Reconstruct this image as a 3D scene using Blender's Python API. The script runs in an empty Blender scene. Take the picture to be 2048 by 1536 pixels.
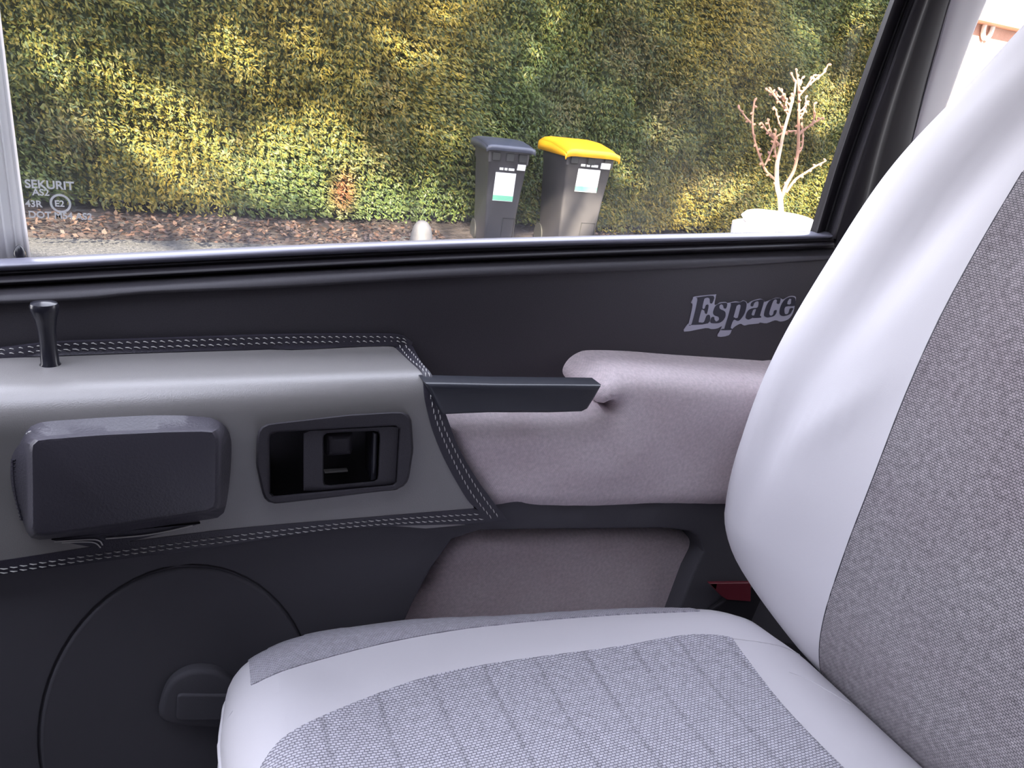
import bpy, bmesh, math, random
import numpy as np
from mathutils import Vector, Matrix
from mathutils.geometry import delaunay_2d_cdt
random.seed(4); rng = np.random.default_rng(7)
C = bpy.context.scene.collection
SC = bpy.context.scene

# ------------------------------------------------------------------ camera
IW, IH, FPX = 2048, 1536, 1540.0
PSI, PIT, ROL = math.radians(25.5), math.radians(20.5), math.radians(6.8)
CAM = np.array([0, 0, 1.33])
fwd = np.array([math.sin(PSI)*math.cos(PIT), math.cos(PSI)*math.cos(PIT), -math.sin(PIT)])
r0 = np.array([math.cos(PSI), -math.sin(PSI), 0.0]); u0 = np.cross(r0, fwd)
RT = math.cos(ROL)*r0 + math.sin(ROL)*u0
UP = math.cos(ROL)*u0 - math.sin(ROL)*r0
cd = bpy.data.cameras.new('camera'); cam = bpy.data.objects.new('camera', cd); C.objects.link(cam)
m3 = Matrix((RT, UP, -fwd)).transposed()
cam.matrix_world = Matrix.Translation(Vector(CAM)) @ m3.to_4x4()
cd.sensor_width = 36; cd.lens = 36*FPX/IW; cd.clip_start = 0.02
SC.camera = cam

# ------------------------------------------------------------------ light
SC.view_settings.view_transform = 'Standard'; SC.view_settings.look = 'None'
SC.view_settings.gamma = 1; SC.view_settings.use_curve_mapping = False
SC.view_settings.exposure = 0.1
w = bpy.data.worlds.new('sky'); SC.world = w; w.use_nodes = True
wn = w.node_tree.nodes; wl = w.node_tree.links
bg = wn['Background']; bg.inputs[1].default_value = 5.2
tc = wn.new('ShaderNodeTexCoord'); sx = wn.new('ShaderNodeSeparateXYZ'); rp = wn.new('ShaderNodeValToRGB')
wl.new(tc.outputs['Generated'], sx.inputs[0]); wl.new(sx.outputs[2], rp.inputs[0]); wl.new(rp.outputs[0], bg.inputs[0])
rp.color_ramp.elements[0].position = 0.0; rp.color_ramp.elements[0].color = (.95, .93, .97, 1)
rp.color_ramp.elements[1].position = 0.6; rp.color_ramp.elements[1].color = (.80, .83, 1.0, 1)
SUND = np.array([0.42, 1.0, -0.56]); SUND /= np.linalg.norm(SUND)
sd = bpy.data.lights.new('sun', 'SUN'); sd.energy = 42.0; sd.angle = math.radians(0.6); sd.color = (1, .87, .66)
so = bpy.data.objects.new('sun', sd); C.objects.link(so); so.location = (-4, -8, 8)
so.rotation_euler = Vector(-SUND).to_track_quat('Z', 'Y').to_euler()

# ------------------------------------------------------------------ rays from the photograph onto real surfaces
def ray(x, y): return fwd + RT*(x-IW/2)/FPX - UP*(y-IH/2)/FPX
def onY(x, y, Y): d = ray(x, y); return CAM + d*(Y-CAM[1])/d[1]
def onZ(x, y, Z): d = ray(x, y); return CAM + d*(Z-CAM[2])/d[2]
def march(x, y, f, t0=.25, t1=1.6):
    """first point on the ray where f(P) changes sign"""
    d = ray(x, y); n = 160; ts = np.linspace(t0, t1, n); v0 = f(CAM+d*ts[0]); a = ts[0]
    for t in ts[1:]:
        v = f(CAM+d*t)
        if v0*v <= 0:
            b = t
            for _ in range(25):
                m = .5*(a+b)
                if f(CAM+d*m)*v0 > 0: a = m
                else: b = m
            return CAM+d*a
        a = t; v0 = v
    return CAM+d*t1

# ------------------------------------------------------------------ materials
def mat(name, col, rough=.5, spec=.5, metal=0, noise=None, bump=None, coat=0, sheen=0):
    """noise=(scale, amount, colour2); bump=(scale, strength, dist)"""
    m = bpy.data.materials.new(name); m.use_nodes = True; nt = m.node_tree; b = nt.nodes['Principled BSDF']
    b.inputs['Base Color'].default_value = (*col, 1); b.inputs['Roughness'].default_value = rough
    b.inputs['Specular IOR Level'].default_value = spec; b.inputs['Metallic'].default_value = metal
    b.inputs['Coat Weight'].default_value = coat; b.inputs['Sheen Weight'].default_value = sheen
    t = nt.nodes.new('ShaderNodeTexCoord')
    if noise:
        n = nt.nodes.new('ShaderNodeTexNoise'); n.inputs['Scale'].default_value = noise[0]; n.inputs['Detail'].default_value = 4
        r = nt.nodes.new('ShaderNodeMapRange'); r.inputs[1].default_value = .38; r.inputs[2].default_value = .62; r.inputs[4].default_value = noise[1]
        mx = nt.nodes.new('ShaderNodeMix'); mx.data_type = 'RGBA'
        mx.inputs[6].default_value = (*col, 1); mx.inputs[7].default_value = (*noise[2], 1)
        nt.links.new(t.outputs['Object'], n.inputs[0]); nt.links.new(n.outputs[0], r.inputs[0])
        nt.links.new(r.outputs[0], mx.inputs[0]); nt.links.new(mx.outputs[2], b.inputs['Base Color'])
    if bump:
        n = nt.nodes.new('ShaderNodeTexNoise'); n.inputs['Scale'].default_value = bump[0]; n.inputs['Detail'].default_value = 3
        bp = nt.nodes.new('ShaderNodeBump'); bp.inputs['Strength'].default_value = bump[1]; bp.inputs['Distance'].default_value = bump[2]
        nt.links.new(t.outputs['Object'], n.inputs[0]); nt.links.new(n.outputs[0], bp.inputs['Height']); nt.links.new(bp.outputs[0], b.inputs['Normal'])
    return m

def weave(name, col, dark, cell, bumpd, vec, mottle=None, stripes=None, rough=.85, contrast=.6):
    """woven / knitted cloth; vec = 3x3 rows turning object coords into (across, along, 0)"""
    m = bpy.data.materials.new(name); m.use_nodes = True; nt = m.node_tree; N = nt.nodes.new; L = nt.links.new
    b = nt.nodes['Principled BSDF']; b.inputs['Roughness'].default_value = rough; b.inputs['Specular IOR Level'].default_value = .25
    b.inputs['Sheen Weight'].default_value = .15
    t = N('ShaderNodeTexCoord')
    def dot(v):
        d = N('ShaderNodeVectorMath'); d.operation = 'DOT_PRODUCT'; d.inputs[1].default_value = v; L(t.outputs['Object'], d.inputs[0]); return d.outputs['Value']
    cb = N('ShaderNodeCombineXYZ'); U_, V_ = dot(vec[0]), dot(vec[1]); L(U_, cb.inputs[0]); L(V_, cb.inputs[1])
    br = N('ShaderNodeTexBrick'); br.inputs['Scale'].default_value = 1/cell
    br.inputs['Brick Width'].default_value = 1.0; br.inputs['Row Height'].default_value = .62
    br.inputs['Mortar Size'].default_value = .16; br.inputs['Mortar Smooth'].default_value = 1.0
    br.inputs['Color1'].default_value = (*col, 1); br.inputs['Color2'].default_value = (*[c*.93 for c in col], 1)
    br.inputs['Mortar'].default_value = (*dark, 1); L(cb.outputs[0], br.inputs['Vector'])
    colour = br.outputs['Color']
    nz = N('ShaderNodeTexNoise'); nz.inputs['Scale'].default_value = .55/cell; nz.inputs['Detail'].default_value = 2; L(cb.outputs[0], nz.inputs[0])
    mx = N('ShaderNodeMix'); mx.data_type = 'RGBA'; mx.blend_type = 'MULTIPLY'; mx.inputs[0].default_value = contrast
    rr = N('ShaderNodeMapRange'); rr.inputs[1].default_value = .3; rr.inputs[2].default_value = .7; rr.inputs[3].default_value = .55; rr.inputs[4].default_value = 1.25
    L(nz.outputs[0], rr.inputs[0]); L(colour, mx.inputs[6]); L(rr.outputs[0], mx.inputs[7]); colour = mx.outputs[2]
    if mottle:
        n2 = N('ShaderNodeTexNoise'); n2.inputs['Scale'].default_value = mottle[0]; n2.inputs['Detail'].default_value = 3; L(t.outputs['Object'], n2.inputs[0])
        r2 = N('ShaderNodeMapRange'); r2.inputs[1].default_value = .4; r2.inputs[2].default_value = .7; r2.inputs[4].default_value = mottle[1]
        L(n2.outputs[0], r2.inputs[0])
        m2 = N('ShaderNodeMix'); m2.data_type = 'RGBA'; m2.blend_type = 'MULTIPLY'; m2.inputs[7].default_value = (*mottle[2], 1)
        L(r2.outputs[0], m2.inputs[0]); L(colour, m2.inputs[6]); colour = m2.outputs[2]
    hgt = br.outputs['Fac']
    inv = N('ShaderNodeMath'); inv.operation = 'SUBTRACT'; inv.inputs[0].default_value = 1; L(hgt, inv.inputs[1]); hgt = inv.outputs[0]
    if stripes:   # channels of knots running along V at regular U
        off, per, wd = stripes
        a = N('ShaderNodeMath'); a.operation = 'MULTIPLY_ADD'; a.inputs[1].default_value = 1/per; a.inputs[2].default_value = -off/per+.5; L(U_, a.inputs[0])
        fr = N('ShaderNodeMath'); fr.operation = 'FRACT'; L(a.outputs[0], fr.inputs[0])
        s = N('ShaderNodeMath'); s.operation = 'SUBTRACT'; s.inputs[1].default_value = .5; L(fr.outputs[0], s.inputs[0])
        ab = N('ShaderNodeMath'); ab.operation = 'ABSOLUTE'; L(s.outputs[0], ab.inputs[0])
        sm = N('ShaderNodeMapRange'); sm.interpolation_type = 'SMOOTHSTEP'; sm.inputs[1].default_value = wd/per; sm.inputs[2].default_value = 0; L(ab.outputs[0], sm.inputs[0])
        vo = N('ShaderNodeTexVoronoi'); vo.inputs['Scale'].default_value = 1/(cell*1.5); L(cb.outputs[0], vo.inputs['Vector'])
        v2 = N('ShaderNodeMapRange'); v2.inputs[1].default_value = .15; v2.inputs[2].default_value = .6; v2.inputs[3].default_value = 1; v2.inputs[4].default_value = .78; L(vo.outputs[0], v2.inputs[0])
        m3_ = N('ShaderNodeMix'); m3_.data_type = 'RGBA'; m3_.blend_type = 'MULTIPLY'; L(sm.outputs[0], m3_.inputs[0]); L(colour, m3_.inputs[6]); L(v2.outputs[0], m3_.inputs[7]); colour = m3_.outputs[2]
        h2 = N('ShaderNodeMath'); h2.operation = 'MULTIPLY_ADD'; h2.inputs[1].default_value = -.8; L(sm.outputs[0], h2.inputs[0]); L(hgt, h2.inputs[2]); hgt = h2.outputs[0]
    L(colour, b.inputs['Base Color'])
    bp = N('ShaderNodeBump'); bp.inputs['Strength'].default_value = .7; bp.inputs['Distance'].default_value = bumpd
    L(hgt, bp.inputs['Height']); L(bp.outputs[0], b.inputs['Normal'])
    return m

M = {}
M['plastic'] = mat('black_plastic', (.040, .037, .044), .55, .4, noise=(900, .35, (.06, .055, .066)), bump=(900, .25, .0006))
M['plasticlow'] = mat('black_moulded_lining', (.085, .082, .095), .7, .3, bump=(900, .3, .0006))
M['gloss'] = mat('glossy_black_trim', (.02, .02, .028), .22, .6)
M['rubber'] = mat('black_rubber', (.018, .016, .02), .5, .3)
M['lip'] = mat('sky_sheen_lip', (.24, .24, .30), .25, .8)  # grey-blue base colour stands in for sky reflected in the black lip
M['leather'] = mat('black_leather', (.035, .032, .045), .42, .5, bump=(700, .5, .0008))
M['padtop'] = mat('black_pad_leather', (.060, .056, .070), .36, .5, bump=(500, .5, .0008))
M['grey'] = mat('grey_leather', (.235, .225, .22), .33, .9, bump=(1100, .35, .0006), noise=(14, .25, (.21, .205, .20)))
M['thread'] = mat('pale_thread', (.55, .54, .52), .7)
M['cloth'] = weave('pale_door_cloth', (.84, .73, .76), (.68, .59, .62), .0022, .0004, ((1, 0, 0), (0, .5, .87)), mottle=(22, .5, (.90, .86, .86)), contrast=.25)
M['seatwhite'] = mat('white_seat_cover', (.71, .69, .72), .62, .25, bump=(1500, .2, .0004), sheen=.1)
M['knit'] = weave('grey_side_knit', (.62, .60, .66), (.34, .33, .38), .0030, .0008, ((1, 0, 0), (0, 1, -.6)), contrast=.3)
M['insert'] = weave('pale_ribbed_seat_cloth', (.70, .68, .75), (.33, .32, .38), .0042, .0014, ((1, 0, 0), (0, 1, 0)), stripes=(.0, .052, .0045), contrast=.35)
M['backcloth'] = weave('mottled_grey_back_cloth', (.45, .415, .43), (.17, .16, .18), .0034, .0010, ((0, 1, 0), (.25, 0, .97)), mottle=(7, .6, (.80, .72, .76)), contrast=.6)
M['silver'] = mat('silver_foil', (.42, .42, .50), .35, .5, metal=.15)
M['decalblack'] = mat('decal_black', (.03, .03, .045), .4)
M['red'] = mat('red_plastic', (.16, .018, .03), .4)
M['cream'] = mat('cream_paint', (.90, .88, .88), .35, .4)
M['greytrim'] = mat('pale_grey_trim', (.55, .53, .58), .6, .3)
M['carpet'] = mat('dark_carpet', (.03, .03, .035), .95, .1)
M['headliner'] = mat('pale_headliner', (.55, .55, .57), .9, .1)

def glass_mat():
    m = bpy.data.materials.new('window_glass'); m.use_nodes = True; nt = m.node_tree; nt.nodes.clear(); N = nt.nodes.new; L = nt.links.new
    o = N('ShaderNodeOutputMaterial'); tr = N('ShaderNodeBsdfTransparent'); tr.inputs[0].default_value = (.97, .98, .97, 1)
    gl = N('ShaderNodeBsdfGlossy'); gl.inputs['Roughness'].default_value = .02; di = N('ShaderNodeBsdfDiffuse'); di.inputs[0].default_value = (.9, .9, .95, 1)
    m1 = N('ShaderNodeMixShader'); m1.inputs[0].default_value = .03; L(tr.outputs[0], m1.inputs[1]); L(gl.outputs[0], m1.inputs[2])
    m2 = N('ShaderNodeMixShader'); L(m1.outputs[0], m2.inputs[1]); L(di.outputs[0], m2.inputs[2])
    # dust on the pane, thickest along the lower edge where dirt gathers
    t = N('ShaderNodeTexCoord'); s = N('ShaderNodeSeparateXYZ'); L(t.outputs['Object'], s.inputs[0])
    r = N('ShaderNodeMapRange'); r.inputs[1].default_value = 1.30; r.inputs[2].default_value = 1.17; r.inputs[3].default_value = .03; r.inputs[4].default_value = .09; L(s.outputs[2], r.inputs[0])
    n = N('ShaderNodeTexNoise'); n.inputs['Scale'].default_value = 9; n.inputs['Detail'].default_value = 6; L(t.outputs['Object'], n.inputs[0])
    mu = N('ShaderNodeMath'); mu.operation = 'MULTIPLY'; L(r.outputs[0], mu.inputs[0])
    r3 = N('ShaderNodeMapRange'); r3.inputs[1].default_value = .3; r3.inputs[2].default_value = .7; r3.inputs[3].default_value = .5; r3.inputs[4].default_value = 1.5; L(n.outputs[0], r3.inputs[0]); L(r3.outputs[0], mu.inputs[1])
    L(mu.outputs[0], m2.inputs[0]); L(m2.outputs[0], o.inputs[0]); return m
M['glass'] = glass_mat()

# ------------------------------------------------------------------ mesh helpers
def tag(o, label=None, cat=None, group=None, kind=None):
    if label: o['label'] = label
    if cat: o['category'] = cat
    if group: o['group'] = group
    if kind: o['kind'] = kind
    return o
def empty(name, loc, label, cat, group=None):
    o = bpy.data.objects.new(name, None); C.objects.link(o); o.location = loc; o.empty_display_size = .1
    return tag(o, label, cat, group)
def mesh(name, V, Fc, m=None, parent=None, smooth=True, kind=None, solid=0, off=-1, bevel=0):
    me = bpy.data.meshes.new(name); me.from_pydata([tuple(map(float, v)) for v in V], [], [tuple(f) for f in Fc]); me.validate()
    bm = bmesh.new(); bm.from_mesh(me); bmesh.ops.remove_doubles(bm, verts=bm.verts, dist=1e-6)
    bmesh.ops.recalc_face_normals(bm, faces=bm.faces); bm.to_mesh(me); bm.free()
    if m: me.materials.append(m if not isinstance(m, str) else M[m])
    if smooth: me.polygons.foreach_set('use_smooth', [True]*len(me.polygons))
    o = bpy.data.objects.new(name, me); C.objects.link(o)
    if smooth: 
        try: me.set_sharp_from_angle(angle=math.radians(38))
        except Exception: pass
    if solid:
        s = o.modifiers.new('s', 'SOLIDIFY'); s.thickness = solid; s.offset = off
    if bevel:
        s = o.modifiers.new('b', 'BEVEL'); s.width = bevel; s.segments = 3; s.limit_method = 'ANGLE'
    if parent:
        o.parent = parent
        o.matrix_parent_inverse = Matrix.Translation(-Vector(wloc(parent)))
    if kind: o['kind'] = kind
    return o
def wloc(o):
    v = Vector(o.location)
    if o.parent: v = v + Vector(wloc(o.parent)) * 0
    return v if o.type == 'EMPTY' else Vector((0, 0, 0))
def box(name, lo, hi, m, parent=None, bevel=0, kind=None):
    (a, b, c), (d, e, f) = lo, hi
    V = [(a, b, c), (d, b, c), (d, e, c), (a, e, c), (a, b, f), (d, b, f), (d, e, f), (a, e, f)]
    return mesh(name, V, [(0, 3, 2, 1), (4, 5, 6, 7), (0, 1, 5, 4), (1, 2, 6, 5), (2, 3, 7, 6), (3, 0, 4, 7)], m, parent, smooth=bool(bevel), bevel=bevel, kind=kind)
def catmull(P, n=6, closed=True):
    P = [np.array(p, float) for p in P]; out = []; k = len(P)
    rngi = range(k) if closed else range(k-1)
    for i in rngi:
        if closed: a, b, c, d = P[i-1], P[i], P[(i+1) % k], P[(i+2) % k]
        else: a, b, c, d = P[max(i-1, 0)], P[i], P[i+1], P[min(i+2, k-1)]
        for j in range(n):
            t = j/n; out.append(.5*((2*b)+(c-a)*t+(2*a-5*b+4*c-d)*t*t+(3*b-a-3*c+d)*t**3))
    if not closed: out.append(P[-1])
    return out
def dens(P, step, closed=True):
    P = [np.array(p, float) for p in P]; out = []; k = len(P)
    for i in range(k if closed else k-1):
        a, b = P[i], P[(i+1) % k]; n = max(1, int(np.linalg.norm(b-a)/step))
        for j in range(n): out.append(a+(b-a)*j/n)
    if not closed: out.append(P[-1])
    return out
def rounded(P, r, n=5):
    """round the corners of a polygon; r a number or list"""
    P = [np.array(p, float) for p in P]; out = []; k = len(P)
    for i in range(k):
        ri = r[i] if hasattr(r, '__len__') else r
        a, b, c = P[i-1], P[i], P[(i+1) % k]; la, lc = np.linalg.norm(a-b), np.linalg.norm(c-b)
        d = min(ri, la*.45, lc*.45)
        if d < 1e-6: out.append(b); continue
        p, q = b+(a-b)/la*d, b+(c-b)/lc*d
        for j in range(n+1):
            t = j/n; out.append((1-t)**2*p+2*t*(1-t)*b+t*t*q)
    return out
def inpoly(pt, poly):
    x, y = pt; c = False; n = len(poly); j = n-1
    for i in range(n):
        xi, yi = poly[i][0], poly[i][1]; xj, yj = poly[j][0], poly[j][1]
        if (yi > y) != (yj > y) and x < (xj-xi)*(y-yi)/(yj-yi+1e-15)+xi: c = not c
        j = i
    return c
def inpolys(Q, A):
    x, y = Q[:, 0][:, None], Q[:, 1][:, None]; xi, yi = A[:, 0][None], A[:, 1][None]; xj, yj = np.roll(A[:, 0], 1)[None], np.roll(A[:, 1], 1)[None]
    c = ((yi > y) != (yj > y)) & (x < (xj-xi)*(y-yi)/(yj-yi+1e-15)+xi); return c.sum(1) % 2 == 1
def segdist(Q, A):
    B = np.roll(A, -1, 0); E = B-A; L = np.sum(E*E, 1)+1e-15; out = np.empty(len(Q))
    for i, q in enumerate(Q):
        k = np.clip(((q-A)*E).sum(1)/L, 0, 1); out[i] = math.sqrt(np.min(((A+k[:, None]*E-q)**2).sum(1)))
    return out
def puff(name, P, y0, y1, r, m, parent, step=.004, dome=None):
    """upholstered pad: outline in (x,z), back edge y1, front y0, edge rolled over radius r everywhere"""
    P = np.array(P)[:, :2]; v, f = cdt([tuple(p) for p in P], step); v = np.array(v); d = segdist(v, P)
    t = np.clip(d/r, 0, 1); y = y0+r*(1-np.sqrt(np.maximum(0, 1-(1-t)**2)))
    if dome: y = y-np.array([dome(a, b) for a, b in v])*np.clip(d/(2*r), 0, 1)
    V = np.c_[v[:, 0], y, v[:, 1]].tolist(); F = [tuple(t_) for t_ in f]
    from collections import Counter
    ec = Counter(tuple(sorted((t_[i], t_[(i+1) % len(t_)]))) for t_ in F for i in range(len(t_))); low = {}
    for (a, b), c in ec.items():
        if c == 1:
            for q in (a, b):
                if q not in low: low[q] = len(V); V.append((v[q][0], y1, v[q][1]))
            F.append((a, b, low[b], low[a]))
    return mesh(name, V, F, m, parent)
def cdt(poly, step, holes=()):
    """triangulate a 2-D polygon with interior grid points"""
    poly = dens(poly, step); pts = [tuple(p[:2]) for p in poly]; n = len(pts); edges = [(i, (i+1) % n) for i in range(n)]; hs = []
    for h in holes:
        h = dens(h, step); s = len(pts); pts += [tuple(p[:2]) for p in h]; edges += [(s+i, s+(i+1) % len(h)) for i in range(len(h))]; hs.append(h)
    A = np.array([p[:2] for p in poly]); B = A if not hs else np.vstack([A]+[np.array([p[:2] for p in h]) for h in hs])
    xs = np.arange(A[:, 0].min(), A[:, 0].max(), step); ys = np.arange(A[:, 1].min(), A[:, 1].max(), step)
    G = np.array([(x, y) for x in xs for y in ys]); G = G[inpolys(G, A)] if len(G) else G
    for h in hs:
        if len(G): G = G[~inpolys(G, np.array([p[:2] for p in h]))]
    for g in G:
        if np.min((B[:, 0]-g[0])**2+(B[:, 1]-g[1])**2) >= (step*.5)**2: pts.append((g[0], g[1]))
    v, e, f, *_ = delaunay_2d_cdt([Vector(p) for p in pts], edges, [], 0, 1e-9)
    F2 = []
    cs_ = np.array([(sum(v[i][0] for i in t)/len(t), sum(v[i][1] for i in t)/len(t)) for t in f]); ok = inpolys(cs_, A)
    for h in hs: ok &= ~inpolys(cs_, np.array([p[:2] for p in h]))
    F2 = [tuple(t) for t, o_ in zip(f, ok) if o_]
    return [tuple(p) for p in v], F2
def patch(name, poly, step, fn, m, parent, off=0, rim=.002, holes=(), nfd=1e-4):
    """sheet over fn(u,v)->3D, lifted by off along the normal, rim turned down"""
    v, f = cdt(poly, step, holes)
    def P(u, w, o):
        p = np.array(fn(u, w)); a = np.array(fn(u+nfd, w))-p; b = np.array(fn(u, w+nfd))-p; n = np.cross(a, b); n /= (np.linalg.norm(n)+1e-12)
        if n @ (CAM-p) < 0: n = -n
        return p+n*o
    V = [P(a, b, off) for a, b in v]
    # boundary edges -> rim
    from collections import Counter
    ec = Counter()
    for t in f:
        for i in range(len(t)): ec[tuple(sorted((t[i], t[(i+1) % len(t)])))] += 1
    low = {}
    F2 = list(f)
    if rim:
        for (a, b), c in ec.items():
            if c == 1:
                for q in (a, b):
                    if q not in low: low[q] = len(V); V.append(P(v[q][0], v[q][1], off-rim))
                F2.append((a, b, low[b], low[a]))
    return mesh(name, V, F2, m, parent)
def inset(P, d):
    """offset a closed 2-D polygon inwards by d"""
    P = np.array([p[:2] for p in P]); n = len(P); area = .5*np.sum(P[:, 0]*np.roll(P[:, 1], -1)-np.roll(P[:, 0], -1)*P[:, 1]); s = 1 if area > 0 else -1
    a = P-np.roll(P, 1, 0); b = np.roll(P, -1, 0)-P
    a /= np.linalg.norm(a, axis=1)[:, None]+1e-12; b /= np.linalg.norm(b, axis=1)[:, None]+1e-12
    na = np.stack([-a[:, 1], a[:, 0]], 1)*s; nb = np.stack([-b[:, 1], b[:, 0]], 1)*s
    m = na+nb; L = np.sum(m*m, 1)[:, None]; L = np.maximum(L, .8); return P+m*2/L*d
def slab(name, P, y0, y1, r, m, parent, seg=5, step=None, dome=None, kind=None):
    """outline P in (x,z); front at y0, back at y1 (further out), rounded front edge r"""
    P = np.array([p[:2] for p in P]); n = len(P); V = []; Fc = []; rings = []
    def ring(Q, y):
        s = len(V); V.extend([(q[0], y, q[1]) for q in Q]); rings.append(s)
    ring(P, y1)
    for i in range(seg+1):
        a = i/seg*math.pi/2; ring(inset(P, r*(1-math.cos(a))) if i else P, y0+r*(1-math.sin(a)))
    for k in range(len(rings)-1):
        a, b = rings[k], rings[k+1]
        for i in range(n): Fc.append((a+i, a+(i+1) % n, b+(i+1) % n, b+i))
    Q = inset(P, r)
    if step is None: step = max(.01, (P[:, 0].max()-P[:, 0].min())/20)
    v, f = cdt([tuple(q) for q in Q], step)
    s = len(V); V.extend([(a, y0-(dome(a, b) if dome else 0), b) for a, b in v]); Fc += [tuple(s+i for i in t) for t in f]
    return mesh(name, V, Fc, m, parent, kind=kind)
def pxY(pts, Y): return [tuple(onY(x, y, Y)[[0, 2]]) for x, y in pts]
def sheet(name, rows, m, parent, n=24, th=.003, kind=None, smooth=True, sub=1):
    """rows: list of (pixel polyline, Y); lofted"""
    G = []
    for pl, Y in rows:
        p = [onY(x, y, Y) for x, y in catmull([(*q,) for q in pl], 8, False)] if len(pl) > 2 else [onY(*q, Y) for q in pl]
        p = np.array(p); s = np.r_[0, np.cumsum(np.linalg.norm(np.diff(p, axis=0), axis=1))]; t = np.linspace(0, s[-1], n)
        G.append(np.stack([np.interp(t, s, p[:, k]) for k in range(3)], 1))
    if sub > 1:
        G = catmull([g for g in G], sub, False)
    V = [v for g in G for v in g]; Fc = [(i*n+j, i*n+j+1, (i+1)*n+j+1, (i+1)*n+j) for i in range(len(G)-1) for j in range(n-1)]
    o = mesh(name, V, Fc, m, parent, smooth=smooth, kind=kind)
    bm = bmesh.new(); bm.from_mesh(o.data); bm.faces.ensure_lookup_table()
    c = bm.faces[len(bm.faces)//2]
    if c.normal @ (Vector(CAM)-c.calc_center_median()) < 0: bmesh.ops.reverse_faces(bm, faces=bm.faces)
    bm.to_mesh(o.data); bm.free()
    if th: s = o.modifiers.new('s', 'SOLIDIFY'); s.thickness = th; s.offset = -1
    return o
def tube(V, Fc, pts, rad, n=8, cap=True):
    pts = [np.array(p, float) for p in pts]; rad = rad if hasattr(rad, '__len__') else [rad]*len(pts); s = len(V); ref = None
    for i, p in enumerate(pts):
        t = pts[min(i+1, len(pts)-1)]-pts[max(i-1, 0)]; t /= np.linalg.norm(t)+1e-12
        if ref is None: ref = np.array([0, 0, 1.]) if abs(t[2]) < .9 else np.array([1., 0, 0])
        a = np.cross(t, ref); a /= np.linalg.norm(a)+1e-12; b = np.cross(t, a); ref = -np.cross(t, a) if False else ref
        for k in range(n): V.append(p+rad[i]*(a*math.cos(2*math.pi*k/n)+b*math.sin(2*math.pi*k/n)))
    for i in range(len(pts)-1):
        for k in range(n): Fc.append((s+i*n+k, s+i*n+(k+1) % n, s+(i+1)*n+(k+1) % n, s+(i+1)*n+k))
    if cap: Fc.append(tuple(s+k for k in range(n))[::-1]); e = s+(len(pts)-1)*n; Fc.append(tuple(e+k for k in range(n)))
def lathe(name, prof, loc, m, parent, n=28, tilt=None):
    V = []; Fc = []
    for r, z in prof:
        for k in range(n): V.append((r*math.cos(2*math.pi*k/n), r*math.sin(2*math.pi*k/n), z))
    for i in range(len(prof)-1):
        for k in range(n): Fc.append((i*n+k, i*n+(k+1) % n, (i+1)*n+(k+1) % n, (i+1)*n+k))
    Fc.append(tuple(range(n))[::-1]); e = (len(prof)-1)*n; Fc.append(tuple(e+k for k in range(n)))
    V = np.array(V)
    if tilt is not None: V = V @ np.array(tilt.to_matrix()).T
    return mesh(name, V+np.array(loc), Fc, m, parent)

# ================================================================== THE DOOR
YP = .740
door = empty('car_door', (.35, .74, .5), 'black car door with grey leather panel, pale cloth armrest and wide side window', 'car door')
# upper panel
ZT = onY(560, 701, .735)[2]                       # height of the leather shelf
YF = .640                                          # front plane of the leather
crease = [(-90, 604), (0, 601), (164, 594), (301, 581), (560, 571), (900, 551), (1250, 539), (1450, 530), (1670, 515), (1760, 510)]
P = [tuple(onY(x, y, YP-.005)[[0, 2]]) for x, y in catmull(crease, 4, False)]
x0, x1 = P[0][0], P[-1][0]
slab('upper_panel', P+[(x1, .62), (x0, .62)], YP, YP+.03, .003, 'plastic', door, step=.08)
# sill trims and seals, from the crease out to the glass
def belt(lft, mid, rgt, ext=1668): return [(-90, lft+3), (0, lft), (820, mid), (ext, rgt)]
sheet('sill_trim', [(crease, YP-.005), (belt(590, 541, 509, 1695), .747), (belt(572, 528, 497), .757)], 'plastic', door, n=60)
sheet('inner_seal', [(belt(572, 528, 497), .757), (belt(568, 524, 492), .751), (belt(562, 519, 488), .752), (belt(558, 515, 485), .757), (belt(552, 511, 483), .764), (belt(547, 506, 480), .762), (belt(540, 500, 475), .766)], 'rubber', door, n=60, sub=3)
sheet('glass_seal_lip', [(belt(544, 503, 477, 1668), .766), (belt(536, 497, 473, 1668), .760), (belt(528, 489, 469, 1668), .762), (belt(521, 484, 464, 1668), .771), (belt(517, 481, 461, 1668), .782)], 'lip', door, n=60, sub=4)
# glass
gl_right = [(1630, 475), (1664, 340), (1702, 230), (1736, 135), (1771, 40), (1822, -95), (1896, -300)]
poly = pxY([(-130, 535), (700, 503), (1610, 470)], .784)+pxY(gl_right, .784)+pxY([(-175, -300)], .784)
slab('window_glass', poly, .784, .788, .0004, 'glass', door, seg=1, step=.2)
# upright door frame at the right of the glass
def shift(pl, ds): return [(x+ds[0]+(ds[1]-ds[0])*(460-y)/460, y) for x, y in pl]
gE = [(1615, 478), (1622, 456), (1658, 340), (1696, 230), (1730, 135), (1765, 40), (1780, 0), (1816, -95), (1890, -300)]
sheet('frame_seal', [(shift(gE, (0, 0)), .7835), (shift(gE, (7, 6)), .776), (shift(gE, (15, 9)), .768), (shift(gE, (22, 22)), .772), (shift(gE, (30, 32)), .778), (shift(gE, (38, 40)), .772)], 'rubber', door, n=40, sub=3)
sheet('window_frame', [(shift(gE, (38, 40)), .772), (shift(gE, (44, 48)), .764), (shift(gE, (52, 57)), .758), (shift(gE, (60, 62)), .764), (shift(gE, (66, 70)), .768)], 'plastic', door, n=40, sub=3)
box('header_frame', (-.7, .752, 1.655), (.98, .80, 1.70), 'plastic', door, bevel=.006)
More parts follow.
